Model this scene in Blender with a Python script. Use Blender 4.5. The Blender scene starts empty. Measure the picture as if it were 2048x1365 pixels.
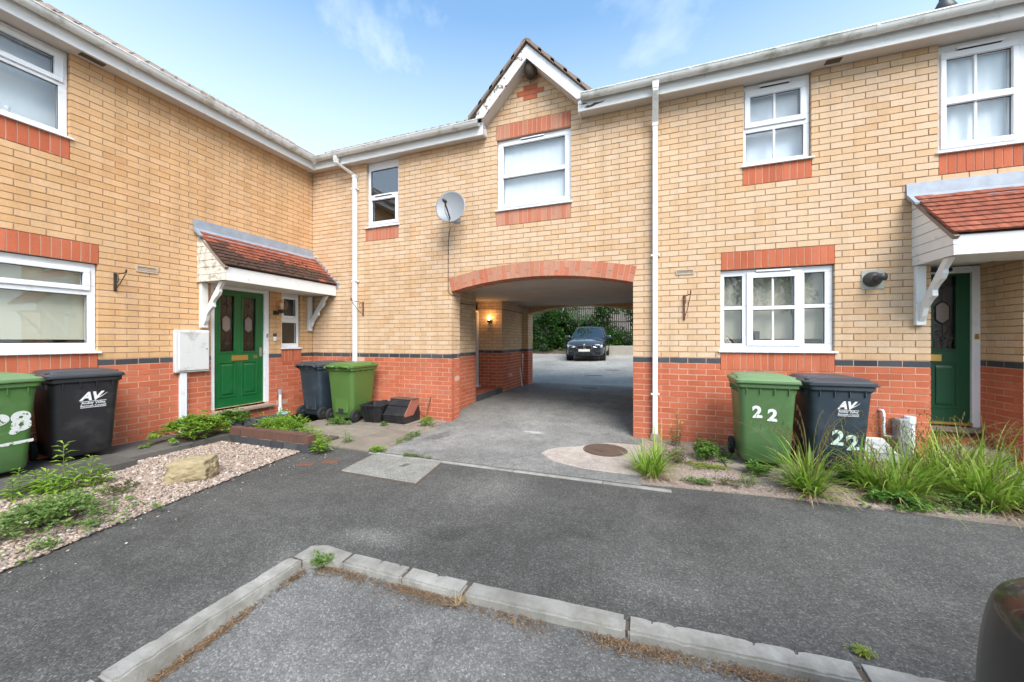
import bpy, bmesh, math, random
from mathutils import Vector, Matrix, noise as mnoise
random.seed(11)
R = math.radians
scene = bpy.context.scene
COL = scene.collection

# ---------------------------------------------------------------- camera
cd = bpy.data.cameras.new('camera'); cam = bpy.data.objects.new('camera', cd); COL.objects.link(cam)
CAM = Vector((6.06, -5.336, 1.343)); YAW = R(20.03)
cam.location = CAM; cam.rotation_euler = (R(90), 0, YAW)
cd.sensor_width = 36; cd.lens = 36 * 732 / 2048; cd.clip_start = .02; cd.clip_end = 3000
scene.camera = cam

# ---------------------------------------------------------------- sky, sun, exposure
SUN_EL, SUN_AZ = R(48), R(141)          # azimuth of the sun, clockwise from +Y
world = bpy.data.worlds.new('World'); scene.world = world; world.use_nodes = True
wt = world.node_tree; wt.nodes.clear()
def wn(t, **k):
    n = wt.nodes.new(t)
    for a, b in k.items(): setattr(n, a, b)
    return n
wout = wn('ShaderNodeOutputWorld'); wbg = wn('ShaderNodeBackground')
sky = wn('ShaderNodeTexSky', sky_type='NISHITA', sun_disc=False, sun_elevation=SUN_EL, sun_rotation=SUN_AZ,
         air_density=1.0, dust_density=0.3, ozone_density=.5, altitude=50)
wtc = wn('ShaderNodeTexCoord'); wsep = wn('ShaderNodeSeparateXYZ')
wt.links.new(wtc.outputs['Generated'], wsep.inputs[0])
# flat cloud deck: direction divided by height
wadd = wn('ShaderNodeMath', operation='ADD'); wadd.inputs[1].default_value = .12
wt.links.new(wsep.outputs['Z'], wadd.inputs[0])
wmax = wn('ShaderNodeMath', operation='MAXIMUM'); wmax.inputs[1].default_value = .05
wt.links.new(wadd.outputs[0], wmax.inputs[0])
wdiv = wn('ShaderNodeVectorMath', operation='DIVIDE'); wcmb = wn('ShaderNodeCombineXYZ')
for i in range(3): wt.links.new(wmax.outputs[0], wcmb.inputs[i])
wt.links.new(wtc.outputs['Generated'], wdiv.inputs[0]); wt.links.new(wcmb.outputs[0], wdiv.inputs[1])
wmap = wn('ShaderNodeMapping'); wmap.inputs['Scale'].default_value = (1.0, 1.0, 0)
wmap.inputs['Location'].default_value = (3.1, 1.35, 0)
wt.links.new(wdiv.outputs[0], wmap.inputs[0])
wno = wn('ShaderNodeTexNoise'); wno.inputs['Scale'].default_value = 1.5; wno.inputs['Detail'].default_value = 6
wno.inputs['Roughness'].default_value = .62; wno.inputs['Distortion'].default_value = .3
wt.links.new(wmap.outputs[0], wno.inputs['Vector'])
wcr = wn('ShaderNodeValToRGB'); wcr.color_ramp.elements[0].position = .51; wcr.color_ramp.elements[1].position = .80
wcr.color_ramp.elements[0].color = (0, 0, 0, 1); wcr.color_ramp.elements[1].color = (.8, .8, .8, 1)
wt.links.new(wno.outputs['Fac'], wcr.inputs[0])
# thin veil that thickens towards the horizon
whz = wn('ShaderNodeMapRange'); whz.inputs['From Min'].default_value = .66; whz.inputs['From Max'].default_value = .24
whz.inputs['To Min'].default_value = .03; whz.inputs['To Max'].default_value = .95; whz.clamp = True
wt.links.new(wsep.outputs['Z'], whz.inputs['Value'])
wmx = wn('ShaderNodeMath', operation='MAXIMUM')
wt.links.new(wcr.outputs[0], wmx.inputs[0]); wt.links.new(whz.outputs[0], wmx.inputs[1])
SKYK = .10
wmix = wn('ShaderNodeMix', data_type='RGBA'); wt.links.new(wmx.outputs[0], wmix.inputs['Factor'])
wtint = wn('ShaderNodeMix', data_type='RGBA', blend_type='MULTIPLY'); wtint.inputs['Factor'].default_value = 1; wtint.inputs['B'].default_value = (.80, 1.0, 1.0, 1)
wt.links.new(sky.outputs[0], wtint.inputs['A']); wt.links.new(wtint.outputs['Result'], wmix.inputs['A']); wmix.inputs['B'].default_value = (3.3, 3.62, 3.85, 1)
wt.links.new(wmix.outputs['Result'], wbg.inputs['Color']); wbg.inputs['Strength'].default_value = SKYK
wt.links.new(wbg.outputs[0], wout.inputs[0])

sl = bpy.data.lights.new('sun', 'SUN'); sun = bpy.data.objects.new('sun', sl); COL.objects.link(sun)
sl.energy = 1.5; sl.angle = R(38); sl.color = (1.0, .94, .86)
sd = Vector((math.sin(SUN_AZ) * math.cos(SUN_EL), math.cos(SUN_AZ) * math.cos(SUN_EL), math.sin(SUN_EL)))
sun.rotation_euler = (-sd).to_track_quat('-Z', 'Y').to_euler(); sun.location = (0, -8, 12)
vs = scene.view_settings
cy = scene.cycles; cy.use_light_tree = False; cy.max_bounces = 6; cy.diffuse_bounces = 3; cy.glossy_bounces = 3; cy.transmission_bounces = 4; cy.transparent_max_bounces = 8
vs.view_transform = 'Standard'; vs.look = 'None'; vs.exposure = 1.9; vs.gamma = 1; vs.use_curve_mapping = False

# ---------------------------------------------------------------- materials
MT = {}
def nt_mat(name):
    m = bpy.data.materials.new(name); m.use_nodes = True
    nt = m.node_tree; b = nt.nodes['Principled BSDF']; MT[name] = m
    return m, nt, b
def nn(nt, t, **k):
    n = nt.nodes.new(t)
    for a, b in k.items(): setattr(n, a, b)
    return n
def pos(nt, local=False):
    if local: return nn(nt, 'ShaderNodeTexCoord').outputs['Object']
    return nn(nt, 'ShaderNodeNewGeometry').outputs['Position']
def tnoise(nt, scale, detail=4, rough=.55, vec=None, dist=0):
    n = nn(nt, 'ShaderNodeTexNoise'); n.inputs['Scale'].default_value = scale; n.inputs['Detail'].default_value = detail
    n.inputs['Roughness'].default_value = rough; n.inputs['Distortion'].default_value = dist
    if vec is not None: nt.links.new(vec, n.inputs['Vector'])
    return n.outputs['Fac']
def ramp(nt, fac, stops, interp='LINEAR'):
    r = nn(nt, 'ShaderNodeValToRGB'); cr = r.color_ramp; cr.interpolation = interp
    while len(cr.elements) < len(stops): cr.elements.new(.5)
    for e, (p, c) in zip(cr.elements, stops):
        e.position = p; e.color = (c, c, c, 1) if isinstance(c, (int, float)) else (*c, 1)
    nt.links.new(fac, r.inputs[0]); return r.outputs[0]
def mixc(nt, fac, a, b, mode='MIX'):
    m = nn(nt, 'ShaderNodeMix', data_type='RGBA', blend_type=mode)
    for key, v in (('Factor', fac), ('A', a), ('B', b)):
        if isinstance(v, (int, float)) and key == 'Factor': m.inputs[key].default_value = v
        elif isinstance(v, tuple): m.inputs[key].default_value = (*v, 1)
        else: nt.links.new(v, m.inputs[key])
    return m.outputs['Result']
def bump(nt, b, h, strength=.3, dist=.01):
    n = nn(nt, 'ShaderNodeBump'); n.inputs['Strength'].default_value = strength; n.inputs['Distance'].default_value = dist
    nt.links.new(h, n.inputs['Height']); nt.links.new(n.outputs[0], b.inputs['Normal'])
def rnd(nt):
    oi = nn(nt, 'ShaderNodeObjectInfo').outputs['Random']; ge = nn(nt, 'ShaderNodeNewGeometry').outputs['Random Per Island']
    a = nn(nt, 'ShaderNodeMath', operation='MULTIPLY_ADD'); a.inputs[1].default_value = 37.71
    nt.links.new(oi, a.inputs[0]); nt.links.new(ge, a.inputs[2])
    w = nn(nt, 'ShaderNodeTexWhiteNoise', noise_dimensions='1D'); nt.links.new(a.outputs[0], w.inputs['W'])
    return w.outputs['Value']

def simple(name, col, rough=.6, metal=0, var=.12, scale=8, bscale=60, bstr=.12, spec=.5, local=True, dirt=None, coat=0):
    m, nt, b = nt_mat(name); p = pos(nt, local)
    n1 = tnoise(nt, scale, 3, .6, p)
    c = mixc(nt, n1, tuple(x * (1 - var) for x in col), tuple(min(1, x * (1 + var)) for x in col))
    if dirt:
        dc, dsc, lo, hi = dirt
        c = mixc(nt, ramp(nt, tnoise(nt, dsc, 5, .65, p), [(lo, 0), (hi, 1)]), c, dc)
    nt.links.new(c, b.inputs['Base Color']); b.inputs['Roughness'].default_value = rough; b.inputs['Metallic'].default_value = metal
    b.inputs['Specular IOR Level'].default_value = spec; b.inputs['Coat Weight'].default_value = coat
    if bstr: bump(nt, b, tnoise(nt, bscale, 2, .6, p), bstr, .004)
    return m

def brickmat(name, stops, rough=.88, stain=.14, bstr=.3, salts=0, grime=0):
    m, nt, b = nt_mat(name); p = pos(nt)
    pz = nn(nt, 'ShaderNodeMath', operation='MULTIPLY_ADD'); pz.inputs[1].default_value = .62; nt.links.new(rnd(nt), pz.inputs[0])
    pb = nn(nt, 'ShaderNodeMapRange'); pb.inputs['From Min'].default_value = .3; pb.inputs['From Max'].default_value = .7; pb.inputs['To Min'].default_value = 0; pb.inputs['To Max'].default_value = .38
    nt.links.new(tnoise(nt, .7, 2, .6, p), pb.inputs['Value']); nt.links.new(pb.outputs[0], pz.inputs[2])
    c = ramp(nt, pz.outputs[0], stops)
    g = tnoise(nt, 55, 3, .7, p)
    c = mixc(nt, 1.0, c, ramp(nt, g, [(.25, .88), (.75, 1.08)]), 'MULTIPLY')
    mpz = nn(nt, 'ShaderNodeMapping'); mpz.inputs['Scale'].default_value = (7, 7, .7); nt.links.new(p, mpz.inputs[0])
    c = mixc(nt, 1.0, c, ramp(nt, tnoise(nt, 1, 3, .6, mpz.outputs[0]), [(.3, .87), (.6, 1.0)]), 'MULTIPLY')
    s = tnoise(nt, .9, 3, .6, p)
    c = mixc(nt, 1.0, c, ramp(nt, s, [(.3, 1 - stain), (.7, 1.0)]), 'MULTIPLY')
    if grime: c = mixc(nt, ramp(nt, tnoise(nt, 5.5, 6, .7, p), [(.42, 0), (.66, grime)]), c, (.15, .14, .115))
    if salts: c = mixc(nt, ramp(nt, tnoise(nt, 2.6, 5, .72, p), [(.60, 0), (.78, salts)]), c, (.72, .60, .50))
    nt.links.new(c, b.inputs['Base Color']); b.inputs['Roughness'].default_value = rough
    b.inputs['Specular IOR Level'].default_value = .25
    bump(nt, b, tnoise(nt, 130, 2, .7, p), bstr, .004)
    return m
brickmat('brick_buff', [(0, (.63, .38, .195)), (.15, (.685, .445, .255)), (.45, (.725, .505, .32)), (.75, (.75, .545, .37)), (.9, (.69, .455, .265)), (1, (.77, .59, .43))], stain=.10)
brickmat('brick_buff_lit_warm', [(0, (.63, .345, .155)), (.15, (.69, .405, .195)), (.45, (.725, .445, .23)), (.75, (.745, .475, .265)), (.9, (.69, .405, .20)), (1, (.765, .51, .305))], stain=.10)  # same buff brick; the left wall's warmer light is put into the colour
brickmat('brick_red', [(0, (.50, .125, .06)), (.3, (.59, .158, .078)), (.7, (.64, .185, .095)), (1, (.54, .19, .115))], stain=.22, salts=.4)
brickmat('brick_blue', [(0, (.045, .047, .052)), (.5, (.075, .08, .088)), (1, (.11, .115, .12))], rough=.5)
brickmat('brick_arch', [(0, (.55, .17, .095)), (.45, (.59, .205, .12)), (.6, (.55, .26, .17)), (1, (.62, .30, .20))], stain=.14, salts=.3)
brickmat('brick_brown', [(0, (.12, .065, .05)), (1, (.19, .10, .075))])
brickmat('tile_clay', [(0, (.20, .075, .05)), (.35, (.33, .10, .06)), (.8, (.42, .135, .075)), (1, (.30, .13, .09))], rough=.8, stain=.3)
brickmat('tile_mossy', [(0, (.08, .05, .038)), (.5, (.12, .065, .048)), (1, (.17, .078, .055))], rough=.9, stain=.45)
brickmat('tile_concrete', [(0, (.24, .19, .155)), (.6, (.33, .26, .215)), (1, (.39, .28, .22))], rough=.9, stain=.3)
brickmat('slab_path', [(0, (.24, .205, .165)), (.5, (.29, .25, .20)), (1, (.33, .29, .24))], rough=.92, stain=.4)
brickmat('slab_dark', [(0, (.12, .11, .10)), (.5, (.15, .14, .125)), (1, (.19, .175, .155))], rough=.92, stain=.4)
brickmat('kerb_concrete', [(0, (.38, .365, .33)), (.5, (.44, .425, .385)), (1, (.49, .47, .43))], rough=.92, stain=.45, bstr=.6, grime=.6)
simple('mortar_buff', (.40, .265, .17), .95, var=.2, scale=20, bscale=150, bstr=.4, local=False)
simple('mortar_red', (.60, .375, .275), .95, var=.18, scale=12, bscale=150, bstr=.4, local=False)
simple('upvc', (.80, .81, .84), .3, var=.03, scale=3, bstr=0, spec=.5, local=False, dirt=((.62, .61, .57), 7, .58, .80))
simple('upvc_gutter', (.74, .74, .72), .4, var=.05, scale=3, bstr=0, local=False, dirt=((.36, .35, .28), 5, .50, .72))
simple('white_paint', (.76, .76, .75), .5, var=.08, scale=6, bstr=.1, local=False, dirt=((.42, .38, .31), 7, .62, .76))
simple('white_paint_flaking', (.74, .74, .73), .55, var=.08, scale=6, bstr=.2, local=False, dirt=((.20, .15, .11), 11, .555, .585))
simple('white_paint_weathered', (.70, .68, .63), .7, var=.1, scale=9, bstr=.2, local=False, dirt=((.42, .36, .28), 14, .5, .62))
simple('soffit', (.62, .57, .52), .7, var=.08, scale=4, bstr=.05, local=False)
simple('ceiling_render', (.50, .445, .385), .9, var=.2, scale=2.2, bscale=40, bstr=.3, local=False)
simple('gasket', (.03, .03, .032), .6, var=0, bstr=0)
simple('door_green_shaded', (.006, .07, .03), .38, var=.12, scale=3, bscale=25, bstr=.05, spec=.5)  # same door green darkened: shade of the recess put into the colour
simple('door_green', (.006, .115, .028), .38, var=.12, scale=3, bscale=25, bstr=.05, spec=.5, dirt=((.02, .12, .045), 6, .5, .75))
simple('brass', (.62, .40, .12), .35, metal=.8, var=.1)
simple('chrome', (.6, .6, .6), .3, metal=1, var=.05)
simple('lead', (.30, .335, .39), .55, metal=.15, var=.3, scale=9, bscale=20, bstr=.15, local=False)
simple('stone_sill', (.27, .21, .165), .9, var=.2, scale=12, local=False)
simple('black_iron', (.035, .028, .024), .6, var=.2)
simple('rusty_iron', (.16, .07, .035), .9, var=.4, scale=40, bstr=.3)
simple('dish_grey', (.27, .28, .295), .45, var=.1, scale=6, bstr=.03)
simple('dark_plastic', (.045, .047, .05), .45, var=.1)
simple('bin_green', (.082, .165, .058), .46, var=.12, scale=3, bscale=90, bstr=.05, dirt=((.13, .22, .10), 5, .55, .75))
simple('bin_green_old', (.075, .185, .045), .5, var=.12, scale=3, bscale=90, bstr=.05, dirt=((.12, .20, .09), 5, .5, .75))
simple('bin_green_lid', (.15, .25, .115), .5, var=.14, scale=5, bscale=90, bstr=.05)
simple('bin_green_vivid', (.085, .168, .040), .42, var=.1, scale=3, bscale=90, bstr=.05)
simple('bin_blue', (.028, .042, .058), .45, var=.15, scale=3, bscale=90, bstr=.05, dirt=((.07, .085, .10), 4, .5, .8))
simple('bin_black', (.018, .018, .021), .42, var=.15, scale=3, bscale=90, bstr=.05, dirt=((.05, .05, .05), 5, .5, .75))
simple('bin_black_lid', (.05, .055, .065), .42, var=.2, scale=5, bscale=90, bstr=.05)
simple('rubber', (.018, .018, .018), .8, var=.1)
simple('print_white', (.78, .79, .80), .5, var=.04, bstr=0)
simple('print_mint', (.62, .76, .68), .5, var=.1, scale=30, bstr=0)
simple('print_worn', (.70, .72, .70), .6, var=.1, scale=20, bstr=0, dirt=((.10, .2, .08), 22, .56, .60))
simple('meter_white', (.66, .66, .66), .5, var=.05, scale=4, bstr=.03, dirt=((.40, .39, .37), 7, .52, .72))
simple('vent_plastic', (.50, .42, .34), .6, var=.1)
simple('vent_dark', (.09, .075, .06), .8, var=.1)
simple('flue_plate', (.40, .41, .36), .6, var=.12)
simple('grey_plastic', (.30, .31, .33), .5, var=.1)
simple('room_wall', (.42, .40, .37), .9, var=.05, bstr=0)
simple('room_dark', (.10, .085, .07), .9, var=.2, bstr=0)
simple('curtain_net', (.87, .89, .92), .9, var=.05, scale=14, bstr=0)
simple('blind_cream', (.66, .63, .50), .85, var=.05, scale=5, bstr=.05)
simple('blind_beige', (.46, .42, .33), .85, var=.08, scale=5, bstr=.05)
simple('soil', (.10, .075, .055), .95, var=.4, scale=12, bscale=60, bstr=.8, local=False)
simple('gravel_base', (.30, .24, .20), .95, var=.5, scale=60, bscale=120, bstr=1, local=False)
simple('red_tiles', (.33, .09, .05), .8, var=.2, scale=6, local=False)
simple('nest_paper', (.07, .05, .038), .95, var=.5, scale=18, bscale=30, bstr=.8)
simple('bark', (.12, .09, .065), .9, var=.4, scale=12, bscale=20, bstr=.8)
simple('birch_bark', (.62, .60, .55), .8, var=.15, scale=5, dirt=((.06, .05, .045), 14, .62, .66))
simple('fence_wood', (.075, .055, .04), .85, var=.3, scale=3, bscale=20, bstr=.4, local=False)
simple('retaining_concrete', (.34, .31, .26), .9, var=.2, scale=4, local=False)
simple('tyre', (.02, .02, .02), .8, var=.1)
simple('alloy', (.45, .46, .48), .35, metal=.9, var=.05)
simple('car_paint_grey', (.045, .055, .07), .22, metal=.5, var=.03, bstr=0, coat=1)
simple('car_paint_black', (.012, .011, .011), .35, metal=.1, var=.03, bstr=0, coat=.35)
simple('car_trim', (.012, .012, .013), .45, var=.05)
simple('plate_white', (.75, .75, .72), .4, var=.03, bstr=0)
simple('lamp_glass', (.55, .6, .65), .08, var=.02, bstr=0, spec=.9)
simple('hopper_red', (.33, .115, .075), .7, var=.2, scale=9, bstr=.15)
simple('pink_petal', (.62, .30, .45), .7, var=.2)
simple('yellow_petal', (.75, .55, .05), .7, var=.2)
simple('white_petal', (.80, .79, .72), .7, var=.1)
simple('blue_plastic', (.22, .46, .52), .5, var=.1)
simple('rust_cover', (.125, .08, .058), .9, metal=.2, var=.35, scale=20, bscale=70, bstr=.8, local=False)
simple('clay_wire', (.05, .045, .04), .7, var=.1)

def leafmat(name, stops, trans=.42, rough=.5):
    m, nt, b = nt_mat(name)
    c = ramp(nt, rnd(nt), stops)
    nt.links.new(c, b.inputs['Base Color']); b.inputs['Roughness'].default_value = rough
    b.inputs['Specular IOR Level'].default_value = .35
    tr = nn(nt, 'ShaderNodeBsdfTranslucent'); mx = nn(nt, 'ShaderNodeMixShader'); mx.inputs[0].default_value = trans
    nt.links.new(c, tr.inputs[0]); out = nt.nodes['Material Output']
    nt.links.new(b.outputs[0], mx.inputs[1]); nt.links.new(tr.outputs[0], mx.inputs[2]); nt.links.new(mx.outputs[0], out.inputs[0])
leafmat('leaf_lime', [(0, (.15, .27, .03)), (.5, (.25, .42, .05)), (1, (.36, .52, .08))])
leafmat('leaf_fresh', [(0, (.08, .18, .035)), (.5, (.15, .30, .055)), (1, (.24, .40, .08))])
leafmat('leaf_weed', [(0, (.10, .18, .045)), (.5, (.18, .29, .07)), (1, (.28, .38, .11))])
leafmat('leaf_olive', [(0, (.10, .11, .04)), (.5, (.15, .18, .06)), (1, (.20, .17, .08))])
leafmat('leaf_dark', [(0, (.015, .05, .012)), (.4, (.04, .12, .022)), (.8, (.08, .20, .035)), (1, (.14, .28, .05))])
leafmat('leaf_yellow', [(0, (.20, .27, .04)), (1, (.36, .42, .07))])
leafmat('sedge', [(0, (.13, .23, .03)), (.4, (.25, .40, .05)), (.8, (.35, .50, .075)), (1, (.46, .54, .14))])
leafmat('sedge_dry', [(0, (.30, .20, .10)), (.5, (.42, .31, .17)), (1, (.50, .40, .25))])
leafmat('dry_litter', [(0, (.10, .055, .03)), (.5, (.20, .12, .065)), (1, (.34, .24, .14))], .1, .9)
leafmat('seed_head', [(0, (.20, .14, .06)), (.5, (.26, .21, .08)), (1, (.30, .28, .10))])
leafmat('moss', [(0, (.02, .016, .01)), (.6, (.045, .035, .02)), (1, (.075, .06, .03))], 0, .9)
leafmat('pebble', [(0, (.15, .12, .10)), (.15, (.30, .22, .175)), (.4, (.38, .285, .22)), (.65, (.44, .345, .28)), (.85, (.31, .255, .22)), (1, (.62, .56, .50))], 0, .8)
leafmat('pebble_pink', [(0, (.20, .15, .13)), (.3, (.33, .24, .205)), (.6, (.41, .30, .26)), (.85, (.36, .28, .25)), (1, (.50, .42, .38))], 0, .85)

def glassmat(name, tint=(.965, .98, .98), ior=1.75, rough=.0, rip=0):
    m, nt, b = nt_mat(name); nt.nodes.remove(b)
    tr = nn(nt, 'ShaderNodeBsdfTransparent'); tr.inputs[0].default_value = (*tint, 1)
    gl = nn(nt, 'ShaderNodeBsdfGlossy'); gl.inputs['Roughness'].default_value = rough
    fr = nn(nt, 'ShaderNodeLayerWeight'); f0 = ((ior - 1) / (ior + 1)) ** 2; pw = nn(nt, 'ShaderNodeMath', operation='POWER'); pw.inputs[1].default_value = 4.5
    nt.links.new(fr.outputs['Facing'], pw.inputs[0]); fm = nn(nt, 'ShaderNodeMath', operation='MULTIPLY_ADD'); fm.inputs[1].default_value = .9 - f0; fm.inputs[2].default_value = f0; nt.links.new(pw.outputs[0], fm.inputs[0])
    mx = nn(nt, 'ShaderNodeMixShader')
    if rip:
        bp = nn(nt, 'ShaderNodeBump'); bp.inputs['Strength'].default_value = rip; bp.inputs['Distance'].default_value = .02
        nt.links.new(tnoise(nt, 26, 3, .5, pos(nt), 1.5), bp.inputs['Height'])
        nt.links.new(bp.outputs[0], gl.inputs['Normal']); nt.links.new(bp.outputs[0], fr.inputs['Normal'])
    nt.links.new(fm.outputs[0], mx.inputs[0]); nt.links.new(tr.outputs[0], mx.inputs[1]); nt.links.new(gl.outputs[0], mx.inputs[2])
    nt.links.new(mx.outputs[0], nt.nodes['Material Output'].inputs[0])
glassmat('glass'); glassmat('glass_patterned', (.95, .97, .98), 1.6, .25, .10)
glassmat('glass_dark', (.65, .70, .72), 2.7); glassmat('glass_door', (.50, .38, .30), 1.7, .15, .3)
glassmat('glass_globe', (.93, .80, .68), 1.7, .08); glassmat('glass_car', (.35, .40, .42), 3.0)
m, nt, b = nt_mat('bulb'); b.inputs['Emission Color'].default_value = (1, .55, .2, 1); b.inputs['Emission Strength'].default_value = 14

def tarmac(name, c0, c1, speck, dust_shade=None, con=1.0):
    m, nt, b = nt_mat(name); p = pos(nt)
    big = tnoise(nt, .8, 4, .6, p)
    c = mixc(nt, ramp(nt, big, [(.35, 0), (.65, 1)]), c0, c1)
    vo = nn(nt, 'ShaderNodeTexVoronoi'); vo.inputs['Scale'].default_value = 130; nt.links.new(p, vo.inputs['Vector'])
    vr = nn(nt, 'ShaderNodeSeparateColor'); nt.links.new(vo.outputs['Color'], vr.inputs[0])
    c = mixc(nt, 1.0, c, ramp(nt, vr.outputs[0], [(0, 1 - .45 * con), (.55, 1 - .07 * con), (.88, 1 + .4 * con), (1, 1 + 1.2 * con)]), 'MULTIPLY')
    fl = tnoise(nt, 95, 2, .5, p)
    c = mixc(nt, ramp(nt, fl, [(.70, 0), (.77, 1)]), c, speck)
    oil = tnoise(nt, 1.9, 3, .55, p, .8); c = mixc(nt, 1.0, c, ramp(nt, oil, [(.27, .75), (.37, 1.0), (.62, 1.0), (.74, 1.2)]), 'MULTIPLY')
    wide = tnoise(nt, .33, 3, .5, p); c = mixc(nt, 1.0, c, ramp(nt, wide, [(.35, .88), (.65, 1.16)]), 'MULTIPLY')
    med = tnoise(nt, 7, 4, .7, p)
    c = mixc(nt, 1.0, c, ramp(nt, med, [(.3, .82), (.7, 1.14)]), 'MULTIPLY')
    if dust_shade:
        # pale dry and dark patches; the one in the passage is painted shade
        for (x, y, rx, ry, col, k) in dust_shade:
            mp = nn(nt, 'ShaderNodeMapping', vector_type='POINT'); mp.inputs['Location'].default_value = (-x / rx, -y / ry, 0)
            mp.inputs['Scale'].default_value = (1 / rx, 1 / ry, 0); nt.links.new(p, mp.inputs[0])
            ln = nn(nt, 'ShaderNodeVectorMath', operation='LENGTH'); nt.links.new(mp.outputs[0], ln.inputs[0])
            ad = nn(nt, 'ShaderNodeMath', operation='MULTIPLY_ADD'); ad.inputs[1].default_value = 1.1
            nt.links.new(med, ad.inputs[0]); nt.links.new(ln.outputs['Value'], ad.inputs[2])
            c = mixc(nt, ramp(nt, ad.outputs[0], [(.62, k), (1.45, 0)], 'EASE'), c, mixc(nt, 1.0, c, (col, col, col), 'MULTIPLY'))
    nt.links.new(c, b.inputs['Base Color']); b.inputs['Roughness'].default_value = .88; b.inputs['Specular IOR Level'].default_value = .3
    ma = nn(nt, 'ShaderNodeMath', operation='MULTIPLY_ADD'); ma.inputs[1].default_value = -.8
    nt.links.new(vo.outputs['Distance'], ma.inputs[0]); nt.links.new(fl, ma.inputs[2])
    bump(nt, b, ma.outputs[0], .55, .006)
tarmac('tarmac_pavement', (.066, .064, .059), (.102, .099, .091), (.34, .33, .31),
       [(4.75, -2.3, 1.1, 1.4, 1.7, .8), (4.3, -3.3, .8, .35, 1.9, .7), (6.2, -3.2, 1.0, .3, 1.5, .6)], con=.75)
tarmac('tarmac_road', (.10, .098, .092), (.175, .171, .161), (.38, .37, .35), con=.62)
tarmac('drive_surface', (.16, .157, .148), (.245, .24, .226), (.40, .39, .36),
       [(4.55, -.22, .48, .22, 2.0, .9), (4.5, -1.15, 1.2, .5, 1.3, .6), (3.35, -.9, .4, .9, .5, .8), (5.0, 2.2, 1.4, 1.2, .6, .7), (3.5, -1.6, .5, .2, .6, .6)], con=.6)  # wide dark spot under the archway is shade put into the colour
tarmac('courtyard_surface', (.27, .258, .232), (.35, .335, .30), (.5, .48, .45), con=.4)
tarmac('concrete_patch', (.36, .31, .27), (.44, .385, .335), (.56, .52, .47), con=.4)
tarmac('concrete_cover', (.19, .187, .168), (.245, .24, .215), (.36, .35, .32), con=.5)
simple('grass_ground', (.07, .11, .035), .95, var=.4, scale=2, bscale=20, bstr=.6, local=False)
m, nt, b = nt_mat('far_brickwork')
bt = nn(nt, 'ShaderNodeTexBrick'); bt.inputs['Scale'].default_value = 1; bt.inputs['Brick Width'].default_value = .218; bt.inputs['Row Height'].default_value = .075
bt.inputs['Mortar Size'].default_value = .006; bt.inputs['Color1'].default_value = (.55, .35, .18, 1); bt.inputs['Color2'].default_value = (.62, .42, .22, 1); bt.inputs['Mortar'].default_value = (.3, .2, .13, 1)
ge = nn(nt, 'ShaderNodeNewGeometry'); sp = nn(nt, 'ShaderNodeSeparateXYZ'); nt.links.new(ge.outputs['Position'], sp.inputs[0])
ad = nn(nt, 'ShaderNodeMath', operation='ADD'); nt.links.new(sp.outputs[0], ad.inputs[0]); nt.links.new(sp.outputs[1], ad.inputs[1])
cb = nn(nt, 'ShaderNodeCombineXYZ'); nt.links.new(ad.outputs[0], cb.inputs[0]); nt.links.new(sp.outputs[2], cb.inputs[1]); nt.links.new(cb.outputs[0], bt.inputs['Vector'])
nt.links.new(bt.outputs['Color'], b.inputs['Base Color']); b.inputs['Roughness'].default_value = .9
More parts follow.
